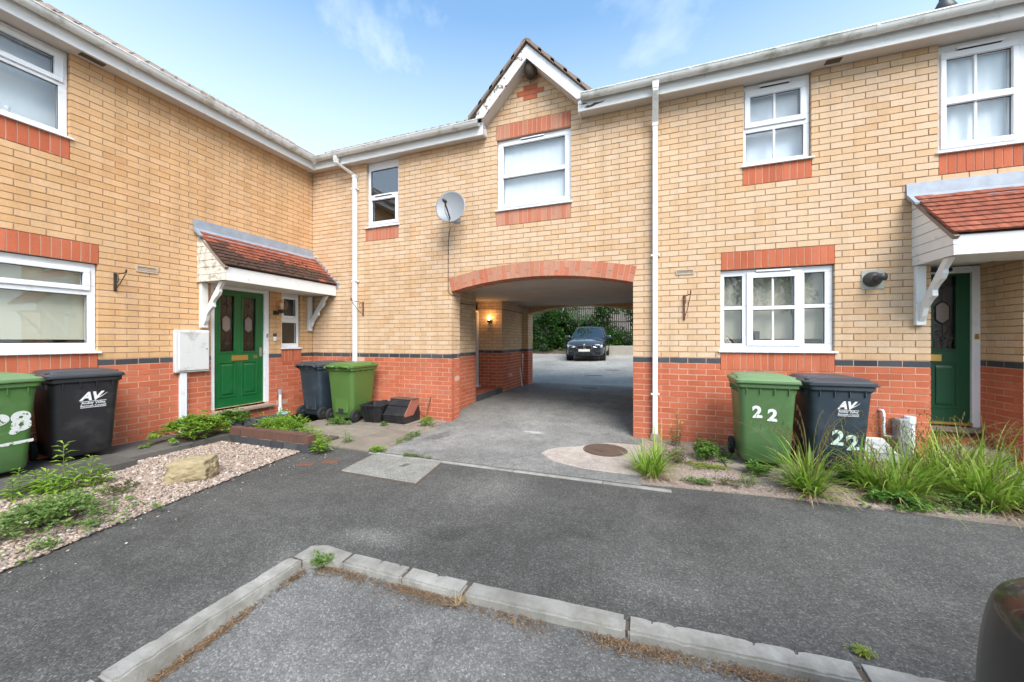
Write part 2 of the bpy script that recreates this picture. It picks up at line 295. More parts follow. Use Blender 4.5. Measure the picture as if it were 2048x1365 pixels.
# ---------------------------------------------------------------- mesh helpers
def wl(o):
    v = Vector()
    while o: v += o.location; o = o.parent
    return v
class MB:
    def __init__(s, fn=None): s.v = []; s.f = []; s.m = []; s.fn = fn
    def add(s, vs, fs, mi=0):
        n = len(s.v)
        for p in vs: s.v.append(tuple(s.fn(*p)) if s.fn else tuple(p))
        for f in fs: s.f.append(tuple(n + i for i in f)); s.m.append(mi)
    def box(s, x0, x1, y0, y1, z0, z1, mi=0):
        s.add([(x0, y0, z0), (x1, y0, z0), (x1, y1, z0), (x0, y1, z0), (x0, y0, z1), (x1, y0, z1), (x1, y1, z1), (x0, y1, z1)],
              [(0, 3, 2, 1), (4, 5, 6, 7), (0, 1, 5, 4), (1, 2, 6, 5), (2, 3, 7, 6), (3, 0, 4, 7)], mi)
    def quad(s, *p, mi=0): s.add(p, [tuple(range(len(p)))], mi)
    def prism(s, pts, axis, a0, a1, mi=0):
        def mk(p, a):
            return {'x': (a, p[0], p[1]), 'y': (p[0], a, p[1]), 'z': (p[0], p[1], a)}[axis]
        n = len(pts)
        s.add([mk(p, a0) for p in pts] + [mk(p, a1) for p in pts],
              [tuple(range(n))[::-1], tuple(range(n, 2 * n))] + [(i, (i + 1) % n, n + (i + 1) % n, n + i) for i in range(n)], mi)
    def loft(s, rings, cap=True, mi=0, closed=True):
        n = len(rings[0]); vs = [p for r in rings for p in r]; fs = []
        for k in range(len(rings) - 1):
            for i in range(n if closed else n - 1):
                j = (i + 1) % n; fs.append((k * n + i, k * n + j, (k + 1) * n + j, (k + 1) * n + i))
        if cap: fs.append(tuple(range(n))[::-1]); fs.append(tuple(range((len(rings) - 1) * n, len(rings) * n)))
        s.add(vs, fs, mi)
    def tube(s, pts, r, n=8, mi=0, r1=None):
        pts = [Vector(p) for p in pts]; rings = []; L = len(pts)
        up = None
        for i, p in enumerate(pts):
            d = (pts[min(i + 1, L - 1)] - pts[max(i - 1, 0)]).normalized()
            if up is None: up = Vector((0, 0, 1)) if abs(d.z) < .9 else Vector((1, 0, 0))
            a = d.cross(up).normalized(); bb = a.cross(d).normalized(); up = bb
            rr = r if r1 is None else r + (r1 - r) * i / max(1, L - 1)
            rings.append([tuple(p + (a * math.cos(2 * math.pi * k / n) + bb * math.sin(2 * math.pi * k / n)) * rr) for k in range(n)])
        s.loft(rings, True, mi)
    def beam(s, p0, p1, w, h, up=(0, 0, 1), mi=0):
        p0 = Vector(p0); p1 = Vector(p1); d = (p1 - p0).normalized(); a = d.cross(Vector(up)).normalized(); b = a.cross(d)
        r = lambda p: [tuple(p + a * x + b * y) for x, y in ((-w / 2, -h / 2), (w / 2, -h / 2), (w / 2, h / 2), (-w / 2, h / 2))]
        s.loft([r(p0), r(p1)], True, mi)
    def lathe(s, prof, c=(0, 0, 0), n=16, ax='z', mi=0, sx=1, sy=1):
        rings = []
        for r, t in prof:
            ring = []
            for k in range(n):
                a = 2 * math.pi * k / n; x, y = r * math.cos(a) * sx, r * math.sin(a) * sy
                q = {'z': (x, y, t), 'y': (x, t, y), 'x': (t, x, y)}[ax]
                ring.append((q[0] + c[0], q[1] + c[1], q[2] + c[2]))
            rings.append(ring)
        s.loft(rings, True, mi)
    def build(s, name, mats, parent=None, local=False, smooth=False, bev=0, kind=None, label=None, recalc=True, seg=1):
        me = bpy.data.meshes.new(name); me.from_pydata(s.v, [], s.f)
        if isinstance(mats, str): mats = [mats]
        for q in mats: me.materials.append(MT[q])
        if any(s.m): me.polygons.foreach_set('material_index', s.m)
        if recalc:
            bm = bmesh.new(); bm.from_mesh(me); bmesh.ops.recalc_face_normals(bm, faces=bm.faces); bm.to_mesh(me); bm.free()
        if smooth: me.polygons.foreach_set('use_smooth', [True] * len(me.polygons))
        me.update()
        o = bpy.data.objects.new(name, me); COL.objects.link(o)
        if parent is not None:
            o.parent = parent
            if not local: o.location = -wl(parent)
        if bev:
            md = o.modifiers.new('edge', 'BEVEL'); md.width = bev; md.segments = seg; md.limit_method = 'ANGLE'; md.angle_limit = R(40)
        if kind: o['kind'] = kind
        if label: o['label'] = label
        return o
def autosmooth(o, ang=35):
    try:
        md = o.modifiers.new('smooth', 'NODES')
        o.modifiers.remove(md)
    except Exception: pass
    me = o.data
    bm = bmesh.new(); bm.from_mesh(me)
    for e in bm.edges:
        if len(e.link_faces) == 2 and e.calc_face_angle(0) > R(ang): e.smooth = False
    for f in bm.faces: f.smooth = True
    bm.to_mesh(me); bm.free()
def tag(o, label, cat, group=None):
    o['label'] = label; o['category'] = cat
    if group: o['group'] = group
    return o
def struct(o): o['kind'] = 'structure'; return o
def thing(name, label, cat, loc=(0, 0, 0), rotz=0, group=None):
    o = bpy.data.objects.new(name, None); COL.objects.link(o); o.empty_display_size = .1
    o.location = loc; o.rotation_euler = (0, 0, rotz); return tag(o, label, cat, group)
def part_empty(name, parent, loc):
    o = bpy.data.objects.new(name, None); COL.objects.link(o); o.empty_display_size = .05
    o.parent = parent; o.location = Vector(loc) - wl(parent); return o
def rrect(w, d, r, z, n=4, cx=0, cy=0):
    pts = []
    for sx, sy, a0 in ((1, 1, 0), (-1, 1, 90), (-1, -1, 180), (1, -1, 270)):
        for k in range(n + 1):
            a = R(a0 + 90 * k / n); pts.append((cx + sx * (w / 2 - r) + r * math.cos(a), cy + sy * (d / 2 - r) + r * math.sin(a), z))
    return pts
CT, ST = math.cos(YAW), math.sin(YAW)
def proj(p):
    dx, dy, dz = p[0] - CAM.x, p[1] - CAM.y, p[2] - CAM.z
    r = dx * CT + dy * ST; f = -dx * ST + dy * CT
    if f < .05: return None
    return (1024 + 732 * r / f, 682.5 - 732 * dz / f, f)
def text_mesh(txt, size, mat, name, parent, M, bold=0.0, shear=0, space=1):
    cu = bpy.data.curves.new(name, 'FONT'); cu.body = txt; cu.size = size; cu.align_x = 'CENTER'; cu.align_y = 'CENTER'
    cu.offset = bold; cu.extrude = .0006; cu.shear = shear; cu.space_character = space
    t = bpy.data.objects.new('tmp_text', cu); COL.objects.link(t)
    dg = bpy.context.evaluated_depsgraph_get(); me = bpy.data.meshes.new_from_object(t.evaluated_get(dg))
    COL.objects.unlink(t); bpy.data.objects.remove(t)
    me.materials.clear(); me.materials.append(MT[mat])
    o = bpy.data.objects.new(name, me); COL.objects.link(o); o.parent = parent; o.matrix_basis = M
    return o

# ---------------------------------------------------------------- walls of real bricks
PITCH, COURSE, GAP = .2175, .075, .010
class WallF:
    def __init__(s, o, u, n, rot): s.o = Vector(o); s.u = Vector(u); s.n = Vector(n); s.rot = rot
    def pt(s, u, d, z): return s.o + s.u * u + s.n * d + Vector((0, 0, z))
    def fn(s): return lambda u, d, z: s.pt(u, d, z)
LW = WallF((0, 0, 0), (0, 1, 0), (1, 0, 0), R(90))
BW = WallF((0, 0, 0), (1, 0, 0), (0, -1, 0), 0)
def unit_brick(mat):
    mb = MB(); mb.box(-.5, .5, -.5, .5, -.5, .5); me = bpy.data.meshes.new('brick'); me.from_pydata(mb.v, [], mb.f); me.materials.append(MT[mat]); return me
UB = {k: unit_brick(k) for k in ('brick_buff', 'brick_red', 'brick_blue', 'brick_arch', 'brick_brown', 'brick_buff_lit_warm')}
def row_mat(z): return 'brick_blue' if 1.04 < z < 1.12 else ('brick_red' if z < 1.05 else 'brick_buff')
def sub_iv(iv, a, b):
    out = []
    for x, y in iv:
        if b <= x or a >= y: out.append((x, y)); continue
        if a > x: out.append((x, a))
        if b < y: out.append((b, y))
    return out
def lay_bricks(W, u0, u1, z0, z1, holes=(), extra=None, depth=.10, phase=0, special=None):
    """list of bricks (W,u0,u1,z0,z1,mat) and merged mortar boxes"""
    bricks = []; mort = []
    n0 = int(round(z0 / COURSE)); n1 = int(round(z1 / COURSE)); prev = {}
    for n in range(n0, n1):
        a, b = n * COURSE, (n + 1) * COURSE; zc = (a + b) / 2
        iv = [(u0, u1)]
        for (hu0, hu1, hz0, hz1) in holes:
            if hz0 < zc < hz1: iv = sub_iv(iv, hu0, hu1)
        if extra:
            for (s0, s1) in extra(zc): iv = sub_iv(iv, s0, s1)
        cur = {}
        mm = 1 if zc < 1.125 else 0
        for (s, e) in iv:
            if e - s < .015: continue
            key = (round(s, 3), round(e, 3), mm)
            cur[key] = prev.pop(key) if key in prev else [s, e, a, b, mm]
            cur[key][3] = b
            j = math.floor((s - phase) / PITCH) * PITCH + phase + (PITCH / 2 if n % 2 else 0) - PITCH
            edges = [s]
            while j < e:
                if j > s + .05 and j < e - .05: edges.append(j)
                j += PITCH
            edges.append(e)
            for q in range(len(edges) - 1):
                x0 = edges[q] + (GAP / 2 if q else (0 if s > u0 + 1e-4 else GAP / 2)); x1 = edges[q + 1] - (GAP / 2 if q < len(edges) - 2 else 0)
                mt = row_mat(zc)
                if W is LW and mt == 'brick_buff': mt = 'brick_buff_lit_warm'
                if special: mt = special(x0, x1, zc) or mt
                bricks.append((W, x0, x1, a + GAP / 2, b - GAP / 2, mt, depth))
        mort += list(prev.values()); prev = cur
    mort += list(prev.values())
    return bricks, mort
def brick_centre(b): W, x0, x1, z0, z1, mt, d = b; return W.pt((x0 + x1) / 2, 0, (z0 + z1) / 2)
def screen_area(b):
    W, x0, x1, z0, z1, mt, d = b
    ps = [proj(W.pt(u, 0, z)) for u, z in ((x0, z0), (x1, z0), (x1, z1), (x0, z1))]
    if any(p is None for p in ps): return 0
    cx = sum(p[0] for p in ps) / 4; cy = sum(p[1] for p in ps) / 4
    if not (5 < cx < 2043 and 5 < cy < 1360): return 0
    return abs(sum(ps[i][0] * ps[(i + 1) % 4][1] - ps[(i + 1) % 4][0] * ps[i][1] for i in range(4))) / 2
def place_bricks(house, bricks, mort, cap=300, hidden=()):
    vis = []
    for b in bricks:
        c = brick_centre(b); p = proj(c)
        ok = p is not None and not any(h[0] < p[0] < h[2] and h[1] < p[1] < h[3] for h in hidden)
        vis.append(screen_area(b) if ok else 0)
    order = sorted(range(len(bricks)), key=lambda i: -vis[i]); top = set(order[:cap]); hw = wl(house)
    mats = ['brick_buff', 'brick_red', 'brick_blue', 'brick_arch', 'brick_brown', 'brick_buff_lit_warm']
    rest = MB()
    for i, b in enumerate(bricks):
        W, x0, x1, z0, z1, mt, d = b
        off = random.gauss(0, .0012); tw = random.gauss(0, .003); dz = random.gauss(0, .0006)
        if i in top:
            o = bpy.data.objects.new('brick', UB[mt]); COL.objects.link(o); o.parent = house
            o.location = W.pt((x0 + x1) / 2, off - d / 2, (z0 + z1) / 2 + dz) - hw
            o.rotation_euler = (0, tw, W.rot); o.scale = (x1 - x0, d, z1 - z0)
        else:
            k = mats.index(mt); t = tw * (x1 - x0) / 2
            vs = [W.pt(u, dd, z + dz + (t if u == x1 else -t)) for z in (z0, z1) for (u, dd) in ((x0, off), (x1, off), (x1, off - d), (x0, off - d))]
            rest.add(vs, [(0, 1, 5, 4), (1, 2, 6, 5), (3, 0, 4, 7), (4, 5, 6, 7), (0, 3, 2, 1)], k)
    if rest.v: rest.build('brickwork', mats, house, kind='stuff')
    mo = MB()
    for (W, boxes) in mort:
        for (s, e, a, b, mm) in boxes:
            mo.fn = W.fn(); mo.box(s + .007, e - .007, -.115, -.003 if mm else -.006, a, b, mm)
    mo.fn = None
    mo.build('wall', ['mortar_buff', 'mortar_red'], house)
def soldier(house, W, u0, u1, z0, z1, mat='brick_red', bw=.073, proud=.0015):
    p = part_empty('soldier_course', house, W.pt((u0 + u1) / 2, 0, z0)); pw = wl(p)
    mo = MB(W.fn()); mo.box(u0 + .004, u1 - .004, -.11, -.003, z0 + .003, z1 - .003); mo.build('mortar', 'mortar_red', p)
    n = max(2, round((u1 - u0) / bw)); st = (u1 - u0) / n
    for k in range(n):
        o = bpy.data.objects.new('brick', UB[mat]); COL.objects.link(o); o.parent = p
        o.location = W.pt(u0 + (k + .5) * st, proud - .052 + random.gauss(0, .001), (z0 + z1) / 2) - pw
        o.rotation_euler = (0, random.gauss(0, .006), W.rot); o.scale = (st - GAP, .104, z1 - z0 - .008)
    return p

# ---------------------------------------------------------------- windows
def fill_minus(mb, u0, u1, z0, z1, holes, d0, d1, mi=0):
    zs = sorted(set([z0, z1] + [h[2] for h in holes] + [h[3] for h in holes]))
    for a, b in zip(zs, zs[1:]):
        zc = (a + b) / 2; iv = [(u0, u1)]
        for h in holes:
            if h[2] < zc < h[3]: iv = sub_iv(iv, h[0], h[1])
        for s, e in iv: mb.box(s, e, d0, d1, a, b, mi)
def window(house, W, u0, u1, z0, z1, panes, sashes=(), bars=(), sill=True, glass='glass', vent=None, setback=.045, name='window', label=None, dark=None, sill_over=.025):
    w = part_empty(name, house, W.pt((u0 + u1) / 2, 0, z0))
    if label: w['label'] = label
    d1 = -setback; d0 = d1 - .06
    zf = z0 + (.03 if sill else 0)
    mb = MB(W.fn()); fill_minus(mb, u0 + .004, u1 - .004, zf, z1 - .003, panes, d0, d1); mb.build('frame', 'upvc', w, bev=.004)
    if sill:
        mb = MB(W.fn()); mb.prism([(d0, z0), (.03, z0 - .002), (.03, z0 + .016), (d1, z0 + .0295), (d0, z0 + .0295)], 'x', u0 - sill_over, u1 + sill_over)
        mb.build('sill', 'upvc', w, bev=.003)
    for (a, b, c, e) in sashes:
        inner = [p for p in panes if p[0] >= a - 1e-3 and p[1] <= b + 1e-3 and p[2] >= c - 1e-3 and p[3] <= e + 1e-3]
        mb = MB(W.fn()); fill_minus(mb, a, b, c, e, inner, d1, d1 + .018); mb.build('sash', 'upvc', w, bev=.004)
    ga = MB(W.fn())
    for p in panes:
        a, b, c, e = p
        fill_minus(ga, a, b, c, e, [(a + .005, b - .005, c + .005, e - .005)], d1 - .021, d1 - .013)
        g = MB(W.fn()); g.box(a + .001, b - .001, d1 - .030, d1 - .024, c + .001, e - .001); g.build('pane', glass, w)
    ga.build('gasket', 'gasket', w)
    for (a, b, c, e) in bars:
        mb = MB(W.fn()); mb.box(a, b, d1 - .034, d1 - .006, c, e); mb.build('glazing_bar', 'upvc', w, bev=.003)
    if vent:
        a, b, c, e = vent
        mb = MB(W.fn()); mb.box(a, b, d1 + .001, d1 + .032, c, e); mb.build('trickle_vent', 'upvc', w, bev=.004)
        mb = MB(W.fn()); mb.box(a + .01, b - .01, d1 + .004, d1 + .026, c - .004, c - .0005); mb.build('trickle_vent_slot', 'gasket', w)
    # the room behind
    mb = MB(W.fn()); m = .35; D = d0 - .04
    x0, x1, y0, y1, q0, q1 = u0 - m, u1 + m, D - 2.0, D, z0 - m, z1 + .02
    vs = [(x0, y0, q0), (x1, y0, q0), (x1, y1, q0), (x0, y1, q0), (x0, y0, q1), (x1, y0, q1), (x1, y1, q1), (x0, y1, q1)]
    mb.add(vs, [(0, 1, 2, 3), (4, 7, 6, 5), (0, 4, 5, 1), (1, 5, 6, 2), (0, 3, 7, 4)])
    mb.build('room', dark or 'room_wall', w, recalc=False)
    return w
def curtain(w, W, u0, u1, z0, z1, d=-.22, mat='curtain_net', amp=.02, waves=9, name='curtain', flat=False):
    mb = MB(W.fn()); n = 2 if flat else max(8, waves * 6)
    a = []; b = []
    for i in range(n + 1):
        t = i / n; dd = d + (0 if flat else amp * (.6 * math.sin(t * waves * 2 * math.pi + 2.1 * math.sin(4.3 * t + u0)) + .5 * math.sin(t * waves * 3.7 + u0 * 5) * math.sin(9 * t + 1)))
        a.append((u0 + (u1 - u0) * t, dd, z0)); b.append((u0 + (u1 - u0) * t, dd, z1))
    vs = a + b + [(p[0], p[1] - .004, p[2]) for p in a + b]; k = n + 1
    fs = [(i, i + 1, k + i + 1, k + i) for i in range(n)] + [(2 * k + i, 3 * k + i, 3 * k + i + 1, 2 * k + i + 1) for i in range(n)]
    mb.add(vs, fs); return mb.build(name, mat, w, smooth=not flat)
# ---------------------------------------------------------------- ground
def ground_z(y):
    pts = [(-9, 0), (0, .012), (.3, .05), (1.3, .115), (5, .13), (7, .21), (10, .47), (12, .58), (16, .80), (40, 1.2)]
    for (a, za), (b, zb) in zip(pts, pts[1:]):
        if y <= b: return za + (zb - za) * max(0, (y - a)) / (b - a)
    return pts[-1][1]
def sheet(name, mat, x0, x1, y0, y1, nx, ny, zf, kind='structure'):
    mb = MB(); vs = []; fs = []
    for j in range(ny + 1):
        for i in range(nx + 1):
            x = x0 + (x1 - x0) * i / nx; y = y0 + (y1 - y0) * j / ny; vs.append((x, y, zf(x, y)))
    for j in range(ny):
        for i in range(nx):
            a = j * (nx + 1) + i; fs.append((a, a + 1, a + nx + 2, a + nx + 1))
    mb.add(vs, fs); o = mb.build(name, mat, recalc=False, smooth=True)
    if kind: o['kind'] = kind
    return o
sheet('ground', 'grass_ground', -600, 600, -600, 600, 4, 4, lambda x, y: -.6)
KY, KX = -3.50, 4.00            # back edges of the two kerb runs
def ky(x): return KY + .05 * max(0, x - 5.0) * min(1, max(0, x - 5.0) / 1.2)
def road_z(x, y): return -.032 - .055 * max(0, min(1.1, (KY - .1) - y))
sheet('road', 'tarmac_road', KX + .05, 60, -60, KY + 1.2, 40, 80, road_z)
mb = MB()      # tarmac pavement, an L round the kerb corner
mb.quad((-8, -60, 0), (KX + .03, -60, 0), (KX + .03, KY - .03, 0), (-8, KY - .03, 0))
kx_ = [-8, 4.9, 5.4, 5.9, 6.4, 6.9, 7.4, 7.9, 8.4, 9.0, 10, 11, 12]
for xa, xb in zip(kx_, kx_[1:]): mb.quad((xa, ky(xa) - .03, 0), (xb, ky(xb) - .03, 0), (xb, -1.6, 0), (xa, -1.6, 0))
mb.quad((12, ky(12) - .03, 0), (60, ky(12) - .03, 0), (60, -1.6, 0), (12, -1.6, 0))
struct(mb.build('pavement', 'tarmac_pavement', recalc=False))
sheet('driveway', 'drive_surface', 2.15, 6.02, -1.76, 4.9, 20, 60, lambda x, y: max(.006, ground_z(y) + .004))
sheet('courtyard', 'courtyard_surface', -14, 20, 4.9, 15.2, 30, 30, lambda x, y: ground_z(y) + .004)
struct_ed = thing('drive_edging', 'thin concrete edging strip between tarmac pavement and pale driveway', 'edging', (4.5, -1.79, 0))
x = 2.95
for w in (.92, .915, .9, .6):
    mb = MB(); mb.box(x, x + w - .006, -1.815, -1.762, -.05, .011); mb.build('edging_block', 'kerb_concrete', struct_ed, bev=.004); x += w

# kerb stones
kb = MB(); [kb.prism([(xa, ky(xa) - .09), (xb, ky(xb) - .09), (xb, ky(xb) - .012), (xa, ky(xa) - .012)], 'z', -.3, -.004) for xa, xb in zip([4.05] + kx_[2:-1], kx_[2:])]; kb.box(KX + .005, KX + .085, -9.2, KY - .02, -.3, -.004)
kerb = bpy.data.objects.new('kerb', None); COL.objects.link(kerb); kerb.location = (KX, KY, 0); kerb['kind'] = 'structure'
def kerb_stone(poly, z0, z1, lift=0):
    mb = MB(); mb.prism(poly, 'z', -.12, z1 + lift); me = bpy.data.meshes.new('kerb_stone'); me.from_pydata(mb.v, [], mb.f)
    bm = bmesh.new(); bm.from_mesh(me); bmesh.ops.recalc_face_normals(bm, faces=bm.faces)
    bmesh.ops.bevel(bm, geom=[e for e in bm.edges if (e.verts[0].co.z + e.verts[1].co.z) / 2 > -.1], offset=.010, segments=2, affect='EDGES')
    bmesh.ops.subdivide_edges(bm, edges=[e for e in bm.edges if e.calc_length() > .15], cuts=26, use_grid_fill=True)
    for v in bm.verts:
        n_ = mnoise.fractal(v.co * 14, 1, 2, 3); k_ = mnoise.noise(v.co * 34)
        v.co += Vector((mnoise.noise(v.co * 9) * .003, mnoise.noise(v.co * 9 + Vector((7, 3, 1))) * .004, n_ * .0022 - (.007 if k_ > .42 else 0)))
    bm.to_mesh(me); bm.free(); me.materials.append(MT['kerb_concrete']); o = bpy.data.objects.new('kerb_stone', me); COL.objects.link(o); o.parent = kerb; o.location = -wl(kerb); autosmooth(o, 50); return o
kb.build('kerb_bed', 'soil', kerb)
KW = .108
for a, b in ((4.335, 4.76), (4.765, 5.145), (5.16, 5.975), (5.983, 6.88), (6.888, 7.78), (7.788, 8.68), (8.69, 9.6), (9.61, 10.5), (10.51, 11.4)):
    kerb_stone([(a, ky(a) - KW), (b - .004, ky(b) - KW), (b - .004, ky(b)), (a, ky(a))], -.3, .006, random.uniform(-.003, .003))
kerb_stone([(KX - .0, KY - .17), (KX + .11, KY - .17), (4.33, KY - KW), (4.33, KY), (KX + .10, KY + .015), (KX + .0, KY - .03)], -.3, .004)
y = KY - .178
for w in (.86, .92, .92, .92, .92, .92):
    kerb_stone([(KX - .01, y - w + .008), (KX + KW - .01, y - w + .008), (KX + KW - .01, y), (KX - .01, y)], -.3, .008, random.uniform(-.002, .004)); y -= w

# slab path beside the drive
path = bpy.data.objects.new('slab_path', None); COL.objects.link(path); path.location = (2.3, -1, 0); path['kind'] = 'structure'
def slab(par, mat, x0, x1, y0, y1, z0, z1, tilt=.004, name='slab', rz=0):
    mb = MB(); mb.box(-(x1 - x0) / 2, (x1 - x0) / 2, -(y1 - y0) / 2, (y1 - y0) / 2, -(z1 - z0) / 2, (z1 - z0) / 2)
    o = mb.build(name, mat, par, local=True, bev=.006)
    o.location = Vector(((x0 + x1) / 2, (y0 + y1) / 2, (z0 + z1) / 2)) - (wl(par) if par else Vector())
    o.rotation_euler = (random.gauss(0, tilt), random.gauss(0, tilt), rz + random.gauss(0, .004)); return o
xs = [.95, 1.42, 1.93, 2.42, 2.93]; ys = [-1.78, -1.28, -.80, -.42, -.02]
for i in range(4):
    for j in range(4):
        if ys[j] > -.75 and xs[i] > 1.9: continue
        slab(path, 'slab_path', xs[i] + .008, xs[i + 1] - .008, ys[j] + .008, ys[j + 1] - .008, -.03, .022 + .012 * (4 - i) / 4)
slab(path, 'slab_path', 2.94, 3.07, -1.72, -.1, -.03, .018)
wallpath = bpy.data.objects.new('wall_path', None); COL.objects.link(wallpath); wallpath.location = (.4, -3, 0); wallpath['kind'] = 'structure'
for a, b, xe in ((-1.9, -2.42, .74), (-2.43, -3.03, .76), (-3.04, -3.66, .97), (-3.67, -4.3, 1.0), (-4.31, -4.95, 1.0)):
    slab(wallpath, 'slab_dark', .01, xe, b, a, -.06, .075 if xe < .9 else .085, .003)
sl_ = MB(); sl_.prism([(6.86, -.95), (7.0, -1.02), (7.55, -1.02), (8.25, -.95), (8.25, -.2), (6.86, -.2)], 'z', -.03, .035)
o = sl_.build('concrete_pad', 'slab_path', None, bev=.008); struct(o)

# gravel beds (base sheets + loose stones)
GL = [(.99, -4.9), (2.60, -4.9), (2.54, -4.36), (2.42, -3.82), (2.30, -3.13), (2.20, -2.5), (2.14, -2.12), (.95, -2.12), (.78, -2.12), (.77, -3.0), (.98, -3.1)]
mb = MB(); mb.prism(GL, 'z', -.05, .012); struct(mb.build('gravel_bed', 'gravel_base'))
GR = [(6.02, -1.70), (7.2, -1.60), (8.1, -1.58), (8.9, -1.50), (10.5, -1.48), (10.5, .0), (6.02, .0)]
mb = MB(); mb.prism(GR, 'z', -.05, .010); struct(mb.build('planting_bed', 'gravel_base'))
def inside(p, poly):
    x, y = p; c = False; n = len(poly)
    for i in range(n):
        (x1, y1), (x2, y2) = poly[i], poly[i - 1]
        if (y1 > y) != (y2 > y) and x < (x2 - x1) * (y - y1) / (y2 - y1) + x1: c = not c
    return c
ICO_V = []; ph = (1 + 5 ** .5) / 2
for a in (-1, 1):
    for b_ in (-ph, ph): ICO_V += [(0, a, b_), (a, b_, 0), (b_, 0, a)]
ICO_V = [Vector(v).normalized() for v in ICO_V]
bm = bmesh.new(); [bm.verts.new(v) for v in ICO_V]; bmesh.ops.convex_hull(bm, input=bm.verts); bm.verts.index_update(); bm.faces.ensure_lookup_table()
ICO_F = [tuple(v.index for v in f.verts) for f in bm.faces]; ICO_V = [v.co.copy() for v in bm.verts]; bm.free()
def pebbles(name, mat, poly, n, s0, s1, z, label=None, parent=None, flat=.6, skip=None, power=2.0):
    xs = [p[0] for p in poly]; ys = [p[1] for p in poly]; mb = MB(); k = 0; tries = 0
    while k < n and tries < n * 8:
        tries += 1
        p = (random.uniform(min(xs), max(xs)), random.uniform(min(ys), max(ys)))
        if not inside(p, poly) or (skip and skip(*p)): continue
        k += 1; s = s0 + (s1 - s0) * random.random() ** power
        rot = Matrix.Rotation(random.random() * 6.28, 3, 'Z') @ Matrix.Rotation(random.gauss(0, .35), 3, 'X')
        sc = (s * random.uniform(.75, 1.25), s * random.uniform(.6, 1), s * flat * random.uniform(.7, 1.2)); jit = random.uniform(.0, .9) * s * .6
        c = Vector((p[0], p[1], z + jit))
        mb.add([rot @ Vector((v.x * sc[0], v.y * sc[1], v.z * sc[2])) + c for v in ICO_V], ICO_F)
    o = mb.build(name, mat, parent, smooth=True, recalc=False, kind='stuff')
    if label: tag(o, label, 'gravel')
    return o
pebbles('gravel', 'pebble', [(1.0, -4.7), (2.62, -4.7), (2.57, -4.36), (2.45, -3.82), (2.33, -3.13), (2.22, -2.5), (2.16, -2.06), (.95, -2.09), (.78, -2.09), (.77, -3.02), (1.0, -3.06)],
        14500, .008, .020, .012, 'pale pink and cream pebbles in the bed below the left house')
pebbles('gravel', 'pebble_pink', GR, 9000, .005, .012, .010, 'fine pinkish gravel round the numbered bins on the right')
pebbles('gravel', 'pebble_pink', [(1.93, -.78), (2.93, -.78), (3.02, -.12), (2.95, -.02), (1.93, -.02)], 2200, .005, .012, .018, 'small patch of gravel under the black basket by the red brick')
pebbles('loose_stones', 'pebble', [(2.4, -4.6), (3.0, -4.6), (2.75, -3.2), (2.6, -2.0), (2.2, -2.0), (2.35, -3.2)], 70, .005, .013, .003, 'scattered stray pebbles on the dark tarmac pavement edge')
pebbles('aggregate', 'pebble', [(4.15, -5.0), (8.5, -5.0), (8.5, -3.66), (4.15, -3.66)], 0, .003, .006, -.05) if False else None

# ---------------------------------------------------------------- houses
left = thing('terraced_house', 'buff brick house along the left with green front door and tiled canopy', 'house', (0, -2.5, 0), group='houses round the archway')
arch = thing('archway_house', 'buff brick house built over the archway, with a small gable', 'house', (3.0, 0, 0), group='houses round the archway')
right = thing('terraced_house', 'buff brick house on the right with a six-pane kitchen window', 'house', (8.0, 0, 0), group='houses round the archway')

AX0, AX1, ASP, ACR = 3.055, 5.90, 2.16, 2.325
ACX = (AX0 + AX1) / 2; AH = (AX1 - AX0) / 2; ARAD = (AH * AH + (ACR - ASP) ** 2) / (2 * (ACR - ASP)); ACZ = ACR - ARAD; ATH = .222
AANG = math.asin(AH / ARAD)
GCX, GAP_Z, GSL = 4.42, 5.50, 1.04           # small gable: centre, underside apex, slope
def back_extra(zc):
    out = []
    if zc < ASP: out.append((AX0, AX1))
    elif zc < ACZ + ARAD + ATH - .045:
        h = min(math.sqrt(max(0, (ARAD + ATH - .045) ** 2 - (zc - ACZ) ** 2)), AH - .02 + (zc - ASP) * math.tan(AANG) )
        out.append((ACX - h, ACX + h))
    if zc > 4.575:
        h = max(0, (GAP_Z + .06 - zc) / GSL); out += [(-9, GCX - h), (GCX + h, 99)]
    return out
def cross(x0, x1, zc):
    c = (x0 + x1) / 2
    for (za, w) in ((5.0625, .13), (5.1375, .24), (5.2125, .13)):
        if abs(zc - za) < .02 and abs(c - 4.45) < w: return 'brick_red'
holesA = [(1.304, 2.001, 3.375, 4.65), (1.285, 2.003, 3.15, 3.375), (3.86, 5.035, 3.375, 4.5), (3.846, 5.035, 3.15, 3.375), (3.846, 5.035, 4.5, 4.725)]
holesR = [(7.222, 7.925, 3.525, 4.65), (7.211, 7.928, 3.3, 3.525), (9.059, 10.35, 3.375, 4.65), (9.059, 10.35, 3.15, 3.375), (6.966, 8.151, 1.2, 2.25),
          (6.972, 8.151, 2.25, 2.475), (6.966, 8.151, .975, 1.2), (8.997, 9.711, 0, 2.25)]
SPLIT = 6.18
bA, mA = lay_bricks(BW, 0, SPLIT, 0, 5.55, holesA, back_extra, phase=.06, special=cross)
PX = WallF((2.85, 0, 0), (0, 1, 0), (1, 0, 0), R(90)); PP = WallF((3.055, 0, 0), (0, 1, 0), (1, 0, 0), R(90))
PL = WallF((0, 2.774, 0), (1, 0, 0), (0, -1, 0), 0); PR = WallF((0, 4.35, 0), (1, 0, 0), (0, -1, 0), 0); PQ = WallF((3.0, 0, 0), (0, 1, 0), (1, 0, 0), R(90))
mort = [(BW, mA)]
